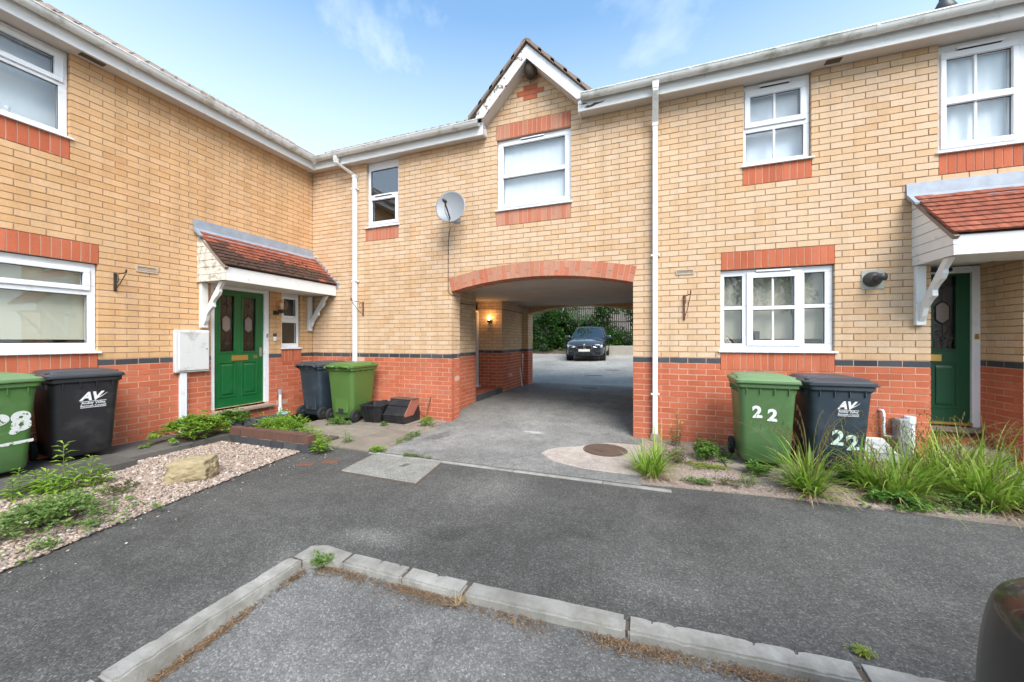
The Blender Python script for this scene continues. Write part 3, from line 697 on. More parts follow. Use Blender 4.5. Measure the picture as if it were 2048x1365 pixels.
for W, a, b, z1, hs in ((PP, .1, .28, 2.175, ()), (PX, .28, 1.34, 2.325, ()), (PX, 2.874, 4.35, 2.325, ()), (PL, 2.2, 2.85, 2.325, ()), (PR, 2.85, 3.0, 2.325, ()), (PQ, 4.45, 4.8, 2.175, ())):
    bb, mm = lay_bricks(W, a, b, 0, z1, hs); bA += bb; mort.append((W, mm))
place_bricks(arch, bA, mort)
bR, mR = lay_bricks(BW, SPLIT, 11.6, 0, 4.575, holesR, None, phase=.06)
PS = WallF((9.711, 0, 0), (0, -1, 0), (-1, 0, 0), R(-90))
bS, mS = lay_bricks(PS, -.60, -.1, 0, 2.25, ())
place_bricks(right, bR + bS, [(BW, mR), (PS, mS)])
holesL = [(-4.5, -3.18, 3.6, 4.65), (-4.5, -3.178, 3.375, 3.6), (-4.5, -2.955, 1.2, 2.25), (-4.5, -2.947, 2.25, 2.475), (-4.5, -2.955, .975, 1.2),
          (-1.762, -.85, .225, 2.25), (-.641, -.26, 1.2, 2.25), (-.645, -.245, .975, 1.2)]
bL, mL = lay_bricks(LW, -5.3, 0, 0, 4.575, holesL, None, phase=.02)
place_bricks(left, bL, [(LW, mL)])

soldier(left, LW, -4.5, -3.178, 3.375, 3.6); soldier(left, LW, -4.5, -2.947, 2.25, 2.475); soldier(left, LW, -4.5, -2.955, .975, 1.2); soldier(left, LW, -.645, -.245, .975, 1.2, bw=.066)
soldier(arch, BW, 1.285, 2.003, 3.15, 3.375, 'brick_arch'); soldier(arch, BW, 3.846, 5.035, 3.15, 3.375, 'brick_arch'); soldier(arch, BW, 3.846, 5.035, 4.5, 4.725, 'brick_arch')
soldier(right, BW, 7.211, 7.928, 3.3, 3.525); soldier(right, BW, 9.059, 10.35, 3.15, 3.375); soldier(right, BW, 6.972, 8.151, 2.25, 2.475); soldier(right, BW, 6.966, 8.151, .975, 1.2)

# the arch of voussoirs
ring = part_empty('brick_arch', arch, (ACX, 0, ASP))
def apt(r, a): return (ACX + r * math.sin(a), ACZ + r * math.cos(a))
NV = 38
mb = MB(); segs = 40
rings = []
for i in range(segs + 1):
    a = -AANG + 2 * AANG * i / segs; (xa, za), (xb, zb) = apt(ARAD + .004, a), apt(ARAD + ATH - .001, a)
    rings.append([(xa, -.0005, za), (xa, .275, za), (xb, .275, zb), (xb, -.0005, zb)])
mb.loft(rings); mb.build('mortar', 'mortar_red', ring)
for k in range(NV):
    a0 = -AANG + 2 * AANG * k / NV; a1 = -AANG + 2 * AANG * (k + 1) / NV; g = .0045 / ARAD
    cuts = [(0, ATH)] if k % 2 == 0 else [(0, ATH * .48), (ATH * .48 + .009, ATH)]
    if k % 4 == 3: cuts = [(0, ATH * .30), (ATH * .30 + .009, ATH)]
    off = random.gauss(-.006, .001)
    for (r0, r1) in cuts:
        mb = MB(); pts = [apt(ARAD + r0, a0 + g), apt(ARAD + r0, a1 - g), apt(ARAD + r1, a1 - g), apt(ARAD + r1, a0 + g)]
        mb.prism(pts, 'y', off, .28); mb.build('brick', 'brick_arch', ring)
# passage: ceiling, far arch wall, right wall, door recess
mb = MB(); mb.box(1.9, 6.2, .281, 4.6, 2.30, 2.40); mb.build('passage_ceiling', 'ceiling_render', arch)
mb = MB(); mb.box(AX1, AX1 + .25, .12, 4.795, -.1, 2.298); mb.build('passage_wall', 'far_brickwork', arch)
mb = MB(); n = 24; lo = [(3.0 + 2.9 * i / n, 2.10 + .19 * math.sin(math.pi * i / n)) for i in range(n + 1)]
for i in range(n):
    (xa, za), (xb, zb) = lo[i], lo[i + 1]; mb.prism([(xa, za), (xb, zb), (xb, 2.6), (xa, 2.6)], 'y', 4.36, 4.79)
mb.build('rear_arch', 'far_brickwork', arch)
st = part_empty('door_step', arch, (2.5, 2, .1))
mb = MB(); mb.box(2.2, 2.83, 1.345, 2.77, .05, .238); mb.build('tread', 'red_tiles', st)
for k in range(13):
    mb = MB(); y0 = 1.35 + k * .108; mb.box(2.832, 2.875, y0, y0 + .098, .05, .243 - .0 * k); mb.build('brick', 'brick_blue', st)
mb = MB(); mb.box(2.10, 2.2, 1.34, 2.68, .238, 2.3); mb.build('passage_door', 'upvc', arch)
mb = MB(); mb.box(2.201, 2.245, 2.70, 2.765, .245, 2.08); mb.box(2.201, 2.245, 1.36, 2.70, 2.03, 2.08); mb.build('passage_door_frame', 'upvc', arch, bev=.004)
mb = MB(); mb.box(2.201, 2.30, 2.6, 2.768, .2385, .262); mb.build('door_sill', 'upvc', arch)
mb = MB(); mb.box(2.0, 2.84, 1.24, 1.34, 0, 2.3); mb.build('passage_return', 'far_brickwork', arch)

# shells behind the fronts
def shell(par, x0, x1, y0, y1, z0, z1, skip):
    vs = [(x0, y0, z0), (x1, y0, z0), (x1, y1, z0), (x0, y1, z0), (x0, y0, z1), (x1, y0, z1), (x1, y1, z1), (x0, y1, z1)]
    F_ = {'f': (0, 1, 5, 4), 'r': (1, 2, 6, 5), 'b': (2, 3, 7, 6), 'l': (3, 0, 4, 7), 't': (4, 5, 6, 7)}
    mb = MB(); mb.add(vs, [v for k, v in F_.items() if k not in skip]); return mb.build('outer_wall', 'far_brickwork', par, recalc=False)
shell(left, -5.5, -.13, -5.3, 4.8, -.2, 4.6, 'rb'); shell(arch, -5.5, 2.0, .13, 4.8, -.2, 4.6, 'frl'); shell(arch, 2.0, 6.0, .14, 4.8, 2.41, 4.6, 'frl')
shell(right, 6.12, 11.6, .13, 4.8, -.2, 4.6, 'f')

# ---------------------------------------------------------------- windows
w = window(left, LW, -4.5, -3.18, 3.6, 4.572, [(-4.0, -3.285, 4.27, 4.47), (-4.0, -3.25, 3.685, 4.175)], sashes=[(-4.06, -3.215, 4.215, 4.525)], label='large upstairs window cut by the picture edge')
curtain(w, LW, -4.45, -3.2, 3.60, 4.56, -.26, 'curtain_net', .004, 4, name='blind')
for (u, h) in ((-3.62, .10), (-3.56, .16), (-3.50, .09)):
    mb = MB(LW.fn()); mb.lathe([(.03, 3.64), (.035, 3.67), (.02, 3.64 + h * .7), (.028, 3.64 + h * .85), (.004, 3.64 + h)], (u, -.18, 0), 8); mb.build('ornament', 'print_white', w, smooth=True)
w = window(left, LW, -4.5, -2.955, 1.2, 2.247, [(-4.1, -3.062, 1.985, 2.135), (-4.1, -3.027, 1.32, 1.875)], sashes=[(-4.15, -3.008, 1.93, 2.185)], label='large white living room window above the wheelie bins')
curtain(w, LW, -4.4, -2.98, 1.36, 2.27, -.16, 'blind_cream', name='roller_blind', flat=True)
w = window(left, LW, -.641, -.26, 1.2, 2.247, [(-.572, -.332, 1.80, 2.10), (-.595, -.31, 1.30, 1.675)], sashes=[(-.612, -.295, 1.755, 2.15)], glass='glass_patterned', dark='room_dark')
w = window(arch, BW, 1.304, 2.001, 3.375, 4.572, [(1.362, 1.957, 3.985, 4.43), (1.395, 1.906, 3.50, 3.885)], sashes=[(1.34, 1.965, 3.445, 3.935)], vent=(1.46, 1.84, 3.945, 3.975), dark='room_dark', glass='glass_dark')
w = window(arch, BW, 3.86, 5.035, 3.375, 4.497, [(3.957, 4.939, 3.96, 4.40), (3.957, 4.939, 3.495, 3.90)], sashes=[(3.915, 4.985, 3.44, 4.445)], vent=(4.25, 4.62, 4.452, 4.475))
curtain(w, BW, 3.9, 5.0, 3.40, 4.5, -.125, 'curtain_net', .004, 8)
w = window(right, BW, 7.222, 7.925, 3.525, 4.572, [(7.303, 7.826, 4.095, 4.42), (7.257, 7.858, 3.605, 3.975)], sashes=[(7.243, 7.885, 4.03, 4.50)], bars=[(7.553, 7.578, 4.095, 4.42), (7.548, 7.573, 3.605, 3.975)], glass='glass_patterned', vent=(7.40, 7.72, 4.515, 4.545))
curtain(w, BW, 7.2, 7.95, 3.5, 4.6, -.19, 'curtain_net', .004, 5, name='blind')
w = window(right, BW, 9.059, 10.35, 3.375, 4.572, [(9.142, 9.657, 3.985, 4.415), (9.142, 9.657, 3.495, 3.915), (9.75, 10.27, 3.985, 4.415), (9.75, 10.27, 3.495, 3.915)], sashes=[(9.095, 9.70, 3.44, 4.48)],
           bars=[(9.374, 9.398, 3.985, 4.415), (9.374, 9.398, 3.495, 3.915)], vent=(9.22, 9.58, 4.49, 4.52))
curtain(w, BW, 9.08, 10.3, 3.40, 4.5, -.14, 'curtain_net', .014, 10)
w = window(right, BW, 6.966, 8.151, 1.2, 2.247, [(7.017, 7.216, 1.31, 1.742), (7.017, 7.216, 1.788, 2.17), (7.332, 7.766, 1.352, 1.732), (7.332, 7.766, 1.778, 2.135), (7.871, 8.07, 1.31, 1.742), (7.871, 8.07, 1.788, 2.17)],
           sashes=[(7.262, 7.836, 1.285, 2.205)], bars=[(7.537, 7.561, 1.352, 1.732), (7.537, 7.561, 1.778, 2.135)], vent=(7.36, 7.73, 2.207, 2.232), label='six-pane white kitchen window with a beige roller blind')
curtain(w, BW, 6.99, 8.13, 1.37, 2.27, -.17, 'blind_beige', name='roller_blind', flat=True)
mb = MB(BW.fn()); mb.box(7.335, 7.43, -.15, -.135, 1.33, 1.47); mb.build('window_sticker', 'gasket', w)
mb = MB(BW.fn()); mb.box(7.88, 8.05, -.16, -.12, 1.26, 1.335); mb.build('window_ledge_box', 'dark_plastic', w)

simple('bevel_glass', (.22, .17, .15), .2, var=.1, bstr=0)
# ---------------------------------------------------------------- doors
def front_door(house, W, u0, u1, z0, z1, d, frame, number=None):
    """leaf u0..u1, z0..z1 at depth d (outer face); frame = (outer u0, outer u1, top)"""
    dr = part_empty('front_door', house, W.pt((u0 + u1) / 2, d, z0)); wd = u1 - u0
    f0, f1, ft = frame
    mb = MB(W.fn())
    mb.box(f0, u0 - .003, d - .06, d + .03, z0 - .05, ft); mb.box(u1 + .003, f1, d - .06, d + .03, z0 - .05, ft); mb.box(u0 - .003, u1 + .003, d - .06, d + .03, z1 + .003, ft)
    mb.build('door_frame', 'upvc', dr, bev=.004)
    gl = []
    for c in (.245, .69):
        gl.append((u0 + wd * (c - .135), u0 + wd * (c + .145), z0 + .86, z0 + 1.735))
    mb = MB(W.fn()); fill_minus(mb, u0, u1, z0, z1, gl, d - .045, d); leaf = mb.build('leaf', DOOR_MAT, dr)
    mb = MB(W.fn())
    for (a, b, c, e) in gl:
        fill_minus(mb, a - .018, b + .018, c - .018, e + .018, [(a + .004, b - .004, c + .004, e - .004)], d + .0005, d + .012)
    for (a, b, c, e) in gl:
        q0, q1 = z0 + .155, z0 + .70
        fill_minus(mb, a - .018, b + .018, q0, q1, [(a, b, q0 + .018, q1 - .018)], d + .0005, d + .010)
        mb.prism([(d + .0005, q0 + .03), (d + .012, q0 + .06), (d + .012, q1 - .06), (d + .0005, q1 - .03)], 'x', a + .03, b - .03)
    mb.build('moulding', DOOR_MAT, dr, bev=.004)
    for (a, b, c, e) in gl:
        mb = MB(W.fn()); mb.box(a, b, d - .03, d - .02, c, e); mb.build('glass_panel', 'glass_door', dr)
        cx, cz = (a + b) / 2, (c + e) / 2; hw, hh = (b - a) * .30, .135
        hexa = [(cx - hw, cz - hh * .6), (cx - hw * .5, cz - hh * .85), (cx, cz - hh), (cx + hw * .5, cz - hh * .85), (cx + hw, cz - hh * .6), (cx + hw, cz + hh * .6), (cx + hw * .5, cz + hh * .85), (cx, cz + hh), (cx - hw * .5, cz + hh * .85), (cx - hw, cz + hh * .6)]
        mb = MB(W.fn()); le = MB(W.fn())
        for i in range(10):
            (xa, za), (xb, zb) = hexa[i], hexa[(i + 1) % 10]
            le.beam((xa, d - .017, za), (xb, d - .017, zb), .005, .016, up=(0, 1, 0))
        le.beam((cx, d - .017, c), (cx, d - .017, cz - hh), .004, .004, up=(0, 1, 0)); le.beam((cx, d - .017, cz + hh), (cx, d - .017, e), .004, .004, up=(0, 1, 0))
        for zz in (c + .13, e - .13):
            le.beam((a, d - .017, zz), (b, d - .017, zz), .004, .004, up=(0, 1, 0))
            le.prism([(cx - .03, zz), (cx, zz - .03), (cx + .03, zz), (cx, zz + .03)], 'y', d - .019, d - .014)
        le.build('leading', 'black_iron', dr)
        mb.prism([(x * .92 + cx * .08, z * .92 + cz * .08) for x, z in hexa], 'y', d - .0195, d - .0185); mb.build('bevelled_pane', 'bevel_glass', dr)
    cx = (u0 + u1) / 2
    mb = MB(W.fn()); mb.box(cx - .125, cx + .125, d, d + .012, z0 + .715, z0 + .80); mb.build('letter_plate', 'brass', dr, bev=.004)
    mb = MB(W.fn()); mb.box(u0 - .003, u1 + .003, d - .05, d + .035, z0 - .03, z0 - .002); mb.build('threshold', 'brass', dr)
    if not number: mb = MB(W.fn()); mb.box(u1 + .02, u1 + .05, d + .03, d + .045, z0 + .98, z0 + 1.04); mb.build('door_bolt', 'brass', dr)
    mb = MB(W.fn()); hx = u1 - .045 if number else u0 + .045; mb.box(hx - .018, hx + .018, d, d + .012, z0 + .77, z0 + .92); mb.beam((hx - .012, d + .035, z0 + .86), (hx - .012, d + .035, z0 + .80), .018, .018); mb.build('handle', 'chrome', dr, bev=.003)
    # dark hall behind
    mb = MB(W.fn()); x0, x1, y0, y1, q0, q1 = f0 + .02, f1 - .02, d - 1.2, d - .07, z0 - .05, ft - .02
    vs = [(x0, y0, q0), (x1, y0, q0), (x1, y1, q0), (x0, y1, q0), (x0, y0, q1), (x1, y0, q1), (x1, y1, q1), (x0, y1, q1)]
    mb.add(vs, [(0, 1, 2, 3), (4, 7, 6, 5), (0, 4, 5, 1), (1, 5, 6, 2), (0, 3, 7, 4)]); mb.build('hall', 'room_wall', dr, recalc=False)
    return dr
DOOR_MAT = 'door_green'
dL = front_door(left, LW, -1.694, -.935, .315, 2.14, -.055, (-1.760, -.852, 2.21), number=True)
text_mesh('26', .075, 'brass', 'door_number', dL, Matrix.Translation(Vector((-.054, -1.07, 1.08)) - wl(dL)) @ Matrix.Rotation(R(90), 4, 'Z') @ Matrix.Rotation(R(90), 4, 'X'))
mb = MB(); mb.box(-.06, .075, -1.79, -.80, .226, .268); mb.build('door_sill', 'stone_sill', left, bev=.006)
mb = MB(); mb.box(-.045, -.006, -1.762, -.852, .20, .226); mb.box(-.06, -.02, -1.762, -.852, .268, .315); mb.build('sill_packing', 'mortar_red', left)
DOOR_MAT = 'door_green_shaded'
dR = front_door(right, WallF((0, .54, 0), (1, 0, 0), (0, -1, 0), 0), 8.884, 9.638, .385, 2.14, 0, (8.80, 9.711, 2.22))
mb = MB(); mb.box(8.80, 9.70, .47, .60, .27, .332); mb.build('door_sill', 'stone_sill', right, bev=.006)
mb = MB(); mb.box(8.9, 9.705, .33, .468, .0, .22); mb.build('door_step', 'red_tiles', right); mb = MB(); mb.box(8.9, 9.705, .08, .325, .0, .16); mb.build('door_step', 'stone_sill', right)
mb = MB(); mb.box(8.8, 9.71, .545, .60, .0, .265); mb.build('step_riser', 'red_tiles', right)
mb = MB(); mb.box(8.88, 8.995, .105, .54, 0, 2.25); mb.build('recess_wall', 'far_brickwork', right)
mb = MB(); mb.box(8.99, 9.715, .105, .62, 2.235, 2.30); mb.build('recess_ceiling', 'white_paint', right)
mb = MB(); mb.box(9.20, 9.47, .50, .535, 2.165, 2.215); mb.build('light_fitting', 'dark_plastic', right, bev=.01)

# ---------------------------------------------------------------- eaves and roofs
def tile_mesh(mat):
    mb = MB(); N = 17; top = []; bot = []
    for i in range(N):
        t = i / (N - 1); x = -.15 + .3 * t; q = (t * 2) % 1.0
        h = .034 * math.sin(math.pi * min(1, max(0, (q - .55) / .42))) if q > .55 else 0
        top.append((x, h + .012)); bot.append((x, h))
    for i in range(N - 1):
        mb.prism([bot[i], bot[i + 1], top[i + 1], top[i]], 'y', 0, .38)
    me = bpy.data.meshes.new('roof_tile'); me.from_pydata(mb.v, [], mb.f); me.materials.append(MT[mat]); return me
TILE = tile_mesh('tile_concrete')
def eaves(house, W, u0, u1, dep, tiles=None, z=4.574, gz=4.715, roof=None, mats=('soffit', 'white_paint', 'upvc_gutter'), g0=None, g1=None, vents=()):
    g0 = u0 if g0 is None else g0; g1 = u1 if g1 is None else g1
    mb = MB(W.fn()); mb.box(u0, u1, -.1, dep - .021, z, z + .01); mb.build('soffit', mats[0], house)
    for (a, b) in vents:
        mb = MB(W.fn()); mb.box(a, b, .06, .14, z - .006, z - .001); v = mb.build('soffit_vent', 'vent_dark', house)
        mb = MB(W.fn()); fill_minus(mb, a - .012, b + .012, .048, .152, [], z - .004, z - .0005) if False else None
    mb = MB(W.fn()); mb.box(u0, u1, dep - .02, dep, z - .012, z + .18); mb.build('fascia', mats[1], house)
    gt = part_empty('gutter', house, W.pt((g0 + g1) / 2, dep, gz))
    prof = []; r = .054; c = dep + .062
    for k in range(13): a = R(180 + 180 * k / 12); prof.append((c + r * math.cos(a) * 1.0, gz + .03 + r * 1.35 * math.sin(a)))
    inn = [(c + (r - .004) * math.cos(R(360 - 180 * k / 12)), gz + .03 + (r - .004) * 1.35 * math.sin(R(360 - 180 * k / 12))) for k in range(13)]
    poly = prof + inn; mb = MB(W.fn())
    for i in range(12):
        j = 25 - i; mb.prism([poly[i], poly[i + 1], poly[j - 1], poly[j]], 'x', g0, g1)
    o = mb.build('trough', mats[2], gt)
    mb = MB(W.fn()); mb.box(g0, g1, c + r - .004, c + r + .006, gz + .022, gz + .036); mb.build('lip', mats[2], gt)
    n = max(1, round((g1 - g0) / .95)); 
    for k in range(n):
        u = g0 + (k + .5) * (g1 - g0) / n; mb = MB(W.fn())
        for i in range(12):
            (a0, b0), (a1, b1) = prof[i], prof[i + 1]
            e = lambda a, b: (c + (a - c) * 1.10, gz + .03 + (b - gz - .03) * 1.08)
            mb.prism([e(a0, b0), e(a1, b1), (a1, b1), (a0, b0)], 'x', u - .014, u + .014)
        mb.build('bracket', mats[2], gt)
    if roof:
        a, b, d0 = roof; sl = .62; rd = 2.5
        mb = MB(W.fn()); zt = z + .19
        mb.prism([(d0, zt), (d0, zt + .02), (-rd, zt + .02 + sl * (rd + d0)), (-5.0, zt + .02 + sl * (rd + d0) - sl * 2.5), (-5.0, zt - .05 + sl * (rd + d0) - sl * 2.5), (-rd, zt - .05 + sl * (rd + d0))], 'x', a, b)
        mb.build('roof', 'tile_concrete', house)
    if tiles:
        a, b = tiles; ang = math.atan(.62); hw = wl(house); n = int((b - a) / .3)
        for k in range(n):
            for row in range(2):
                o = bpy.data.objects.new('roof_tile', TILE); COL.objects.link(o); o.parent = house
                U = W.u; up = -W.n * math.cos(ang) + Vector((0, 0, math.sin(ang))); Nn = U.cross(up)
                p = W.pt(a + .15 + k * .3, dep + .060, z + .182 + row * .012) + up * (row * .32)
                M3 = Matrix((U, up, Nn)).transposed().to_4x4(); o.matrix_basis = Matrix.Translation(p - hw) @ M3
eaves(left, LW, -5.3, -.14, .20, tiles=(-5.15, -.2), roof=(-5.4, 3.0, .22), g0=-5.3, g1=-.16, vents=[(-3.14, -2.94)])
eaves(arch, BW, .0, 3.69, .14, tiles=(.45, 3.5), roof=(-3.0, 3.62, .16), g0=.24, g1=3.64, vents=(), mats=('soffit', 'white_paint', 'upvc_gutter'))
eaves(right, BW, 5.195, 11.6, .19, tiles=None, roof=(5.2, 11.6, .21), g0=5.22, g1=11.6, vents=[(8.02, 8.17)], mats=('soffit', 'white_paint', 'upvc_gutter'))
mb = MB(); mb.prism([(-.16, 4.782), (-2.5, 4.8 + .62 * 2.35), (-5.0, 4.8), (-5, 4.7), (-2.5, 4.7 + .62 * 2.3), (-.16, 4.73)], 'x', 3.6, 5.25); mb.v = [(x, -y, z) for x, y, z in mb.v]; mb.build('roof', 'tile_concrete', arch)
# fascia end boxes at the gable feet
mb = MB(); mb.box(3.665, 3.69, -.135, .0, 4.567, 4.72); mb.build('fascia_end', 'white_paint_flaking', arch)
mb = MB(); mb.box(5.17, 5.194, -.188, .0, 4.562, 4.74); mb.build('fascia_end', 'white_paint_flaking', right)

# gable verges
def gline(t, off, side): return (GCX + side * t, GAP_Z + off - GSL * t)
HV = .205                                    # vertical height of the bargeboard
for side, T, lab in ((-1, .80, 'flaking white bargeboard'), (1, .84, 'white bargeboard')):
    mb = MB(); mb.prism([gline(0, 0, side), gline(T - .1, 0, side), gline(T + .03, HV - .06, side), gline(T + .0, HV, side), gline(0, HV, side)], 'y', -.215, -.190)
    o = mb.build('bargeboard', 'white_paint_flaking' if side < 0 else 'white_paint', arch); o['label'] = lab
    mb = MB(); mb.prism([gline(.0, .012, side), gline(T - .06, .012, side), gline(T - .06, .03, side), gline(.0, .03, side)], 'y', -.189, .1); mb.build('verge_soffit', 'soffit', arch)
    mb = MB(); mb.prism([gline(0, HV + .005, side), gline(T + .06, HV + .005, side), gline(T + .06, HV + .025, side), gline(0, HV + .025, side)], 'y', -.20, 2.3); mb.build('gable_roof', 'tile_concrete', arch)
    n = 5; L_ = T + .09
    for k in range(n):
        t0, t1 = L_ * k / n - .0, L_ * (k + 1) / n + .05
        o0 = HV + .045; o1 = HV + .030
        mb = MB(); mb.prism([gline(t0, o1, side), gline(t1, o0 - .025, side), gline(t1, o0 + .045, side), gline(t0, o1 + .038, side)], 'y', -.255, .06 + .01 * k); mb.build('verge_tile', 'tile_concrete', arch)
for k in range(4):
    mb = MB(); rr = [(GCX + (.085 + .004 * (k % 2)) * math.cos(R(a)), GAP_Z + HV - .02 + (.075 + .004 * (k % 2)) * math.sin(R(a))) for a in range(-20, 201, 20)]
    rin = [(GCX + .07 * math.cos(R(a)), GAP_Z + HV - .025 + .06 * math.sin(R(a))) for a in range(-20, 201, 20)]
    for i in range(len(rr) - 1): mb.prism([rr[i], rr[i + 1], rin[i + 1], rin[i]], 'y', -.257 + k * .44, -.257 + k * .44 + .435)
    mb.build('ridge_tile', 'tile_concrete', arch)
# rotten corner of the right fascia
mb = MB(); rp = [(5.26, 4.60), (5.30, 4.625), (5.34, 4.615), (5.40, 4.64), (5.47, 4.632), (5.54, 4.642), (5.50, 4.622), (5.43, 4.612), (5.36, 4.592), (5.30, 4.588)]
mb.prism(rp, 'y', -.1925, -.188); mb.build('rotten_patch', 'soil', right)
mb = MB(); mb.prism([(5.20, 4.66), (5.26, 4.665), (5.31, 4.655), (5.25, 4.645)], 'y', -.1925, -.188); mb.build('rotten_patch', 'soil', right)
# ridge vent cowl on the right roof and an aerial mast behind the left roof
t = thing('soil_vent', 'dark conical vent cowl poking above the right hand gutter', 'vent', (9.42, .55, 5.1))
mb = MB(); mb.lathe([(.10, 5.05), (.10, 5.28), (.105, 5.30), (.06, 5.40), (.045, 5.42), (.045, 5.62)], (9.42, .55, 0), 14); mb.build('collar', 'dark_plastic', t, smooth=True)
mb = MB(); mb.lathe([(.02, 5.60), (.075, 5.61), (.08, 5.65), (.03, 5.72)], (9.42, .55, 0), 14); mb.build('cowl', 'dark_plastic', t, smooth=True)
t = thing('aerial', 'thin grey aerial mast behind the left hand gutter', 'aerial', (-1.0, -4.05, 5.5))
mb = MB(); mb.tube([(-1.0, -4.05, 5.4), (-1.0, -4.05, 7.2)], .016, 6); mb.build('mast', 'grey_plastic', t)
# ---------------------------------------------------------------- door canopies
CT_MESH = {}
def clay_tile(mat):
    if mat not in CT_MESH:
        mb = MB(); n = 4
        for i in range(n):       # slightly cambered plain tile
            xa, xb = -.5 + i / n, -.5 + (i + 1) / n; h = lambda x: .12 * (x * x - .25) * -1
            mb.prism([(xa, h(xa)), (xb, h(xb)), (xb, h(xb) + 1), (xa, h(xa) + 1)], 'y', 0, 1)
        me = bpy.data.meshes.new('tile'); me.from_pydata(mb.v, [], mb.f); me.materials.append(MT[mat]); CT_MESH[mat] = me
    return CT_MESH[mat]
def canopy(house, W, u0, u1, P, zb, brackets, cheek=True, mossy=False, board='white_paint', lab=None):
    c = part_empty('door_canopy', house, W.pt((u0 + u1) / 2, 0, zb)); cw = wl(c)
    if lab: c['label'] = lab
    FH = .185; zt = zb + FH; ztop = 2.90; run = P - .035; ang = math.atan2(ztop - zt, run); SL = (ztop - zt) / run
    mb = MB(W.fn()); mb.box(u0 + .021, u1, P - .025, P, zb - .006, zt); mb.build('fascia', 'white_paint', c, bev=.003)
    mb = MB(W.fn()); mb.box(u0 + .021, u1, .001, P - .026, zb + .004, zb + .016); mb.build('soffit', 'white_paint', c)
    # sarking under the tiles
    mb = MB(W.fn()); mb.prism([(P + .0, zt + .002), (.03, ztop - .012), (.03, ztop - .06), (P - .03, zt - .03)], 'x', u0 + .022, u1 - .001); mb.build('roof_board', 'brick_brown', c)
    if cheek:
        nb = 7; hb = (ztop - zb) / nb
        for k in range(nb):
            a, b = zb - .004 + k * hb, zb + (k + 1) * hb - .010
            dm = lambda z: P if z <= zt - .01 else max(.02, P - (z - zt + .01) / SL)
            pts = [(.002, a), (dm(a), a)]
            if a < zt - .01 < b: pts.append((P, zt - .01))
            pts += [(dm(b), b), (.002, b)]
            mb = MB(W.fn()); off = random.uniform(0, .006)
            mb.prism(pts, 'x', u0 - off, u0 + .02); mb.build('cheek_board', board, c)
        mb = MB(W.fn()); mb.prism([(P + .03, zt - .015), (.03, ztop - .02), (.03, ztop - .045), (P + .0, zt - .04)], 'x', u0 - .012, u0 + .03); mb.build('verge_mortar', 'hopper_red' if False else 'stone_sill', c)
    # tiles
    rows = 9; Ls = math.hypot(run, ztop - zt); g = Ls / rows; tw = .155; n = int(math.ceil((u1 - u0 + .02) / tw))
    U = W.u; up = -W.n * math.cos(ang) + Vector((0, 0, math.sin(ang))); Nn = U.cross(up)
    for r in range(rows):
        sh = (tw / 2 if r % 2 else 0); us = [u0 - .015]; q = u0 - .015 + (tw - sh if sh else tw)
        while q < u1 - .03: us.append(q); q += tw
        us.append(u1 - .002)
        for a, b in zip(us, us[1:]):
            t = ((a + b) / 2 - u0) / (u1 - u0)
            dark = mossy and (.98 - .10 * r - .42 * t + .45 * mnoise.noise((t * 3.1, r * .35, 2.2)) + random.gauss(0, .07)) > .42
            o = bpy.data.objects.new('tile', clay_tile('tile_mossy' if dark else 'tile_clay')); COL.objects.link(o); o.parent = c
            p = W.pt((a + b) / 2, P + .022, zt + .012) + up * (r * g) + Nn * .006
            M3 = (Matrix((U, up, Nn)).transposed() @ Matrix.Rotation(R(-9) + random.gauss(0, .012), 3, 'X') @ Matrix.Rotation(random.gauss(0, .008), 3, 'Z')).to_4x4()
            o.matrix_basis = Matrix.Translation(p - cw) @ M3 @ Matrix.Diagonal((b - a - .004, g * 1.5, .019, 1))
    # lead flashing
    mb = MB(W.fn()); q = [(.004, 3.09), (.012, 3.09), (.024, ztop + .060), (.155, ztop + .062 - .131 * SL), (.150, ztop + .040 - .131 * SL), (.012, ztop + .02)]
    mb.prism(q, 'x', u0 - .055, u1); mb.build('lead_flashing', 'lead', c)
    for (b0, b1) in brackets:
        mb = MB(W.fn()); mb.box(b0, b1, .002, .055, zb - .66, zb - .008); mb.build('bracket_post', 'white_paint', c, bev=.004)
        m = (b0 + b1) / 2; hw_ = .022
        outer = [(.057, zb - .62), (.10, zb - .56), (.13, zb - .48), (.20, zb - .40), (.26, zb - .36), (.255, zb - .30), (.30, zb - .25), (.37, zb - .20), (.40, zb - .15), (.395, zb - .11), (.45, zb - .05), (.485, zb - .008)]
        inner = [(.40, zb - .008), (.057, zb - .46)]
        pts = outer + inner
        mb = MB(W.fn())
        # strip the shape into quads between the lower wavy edge and the upper straight edge
        N_ = len(outer)
        ins = [(.057 + (.40 - .057) * i / (N_ - 1), zb - .46 + (.452) * i / (N_ - 1)) for i in range(N_)]
        for i in range(N_ - 1): mb.prism([outer[i], outer[i + 1], ins[i + 1], ins[i]], 'x', m - hw_, m + hw_)
        mb.build('bracket_brace', 'white_paint', c)
    return c, ang, zt, ztop, P, SL
cl = canopy(left, LW, -1.94, -.004, .60, 2.195, [(-1.917, -1.827), (-.125, -.045)], mossy=True, board='white_paint_weathered', lab='mossy tiled canopy over the green door of the left house')
canopy(right, BW, 8.84, 10.45, .585, 2.175, [(8.848, 8.931), (10.3, 10.38)], lab='red tiled canopy over the recessed green door')
# stepped lead flashing where the left canopy meets the back wall
zt, ztop, P, SL = cl[2:]
mb = MB(); n = 9
for k in range(n):
    x0, x1 = .02 + k * (P + .03) / n, .02 + (k + 1) * (P + .03) / n; zs = lambda x: ztop + .03 - SL * x
    mb.prism([(x0, zs(x0) - .03), (x1, zs(x1) - .03), (x1, zs(x1) + .055), (x1 + .03, zs(x0) + .035), (x0, zs(x0) + .055)], 'y', -.012 - .001 * (k % 2), -.003)
mb.build('stepped_flashing', 'lead', cl[0])
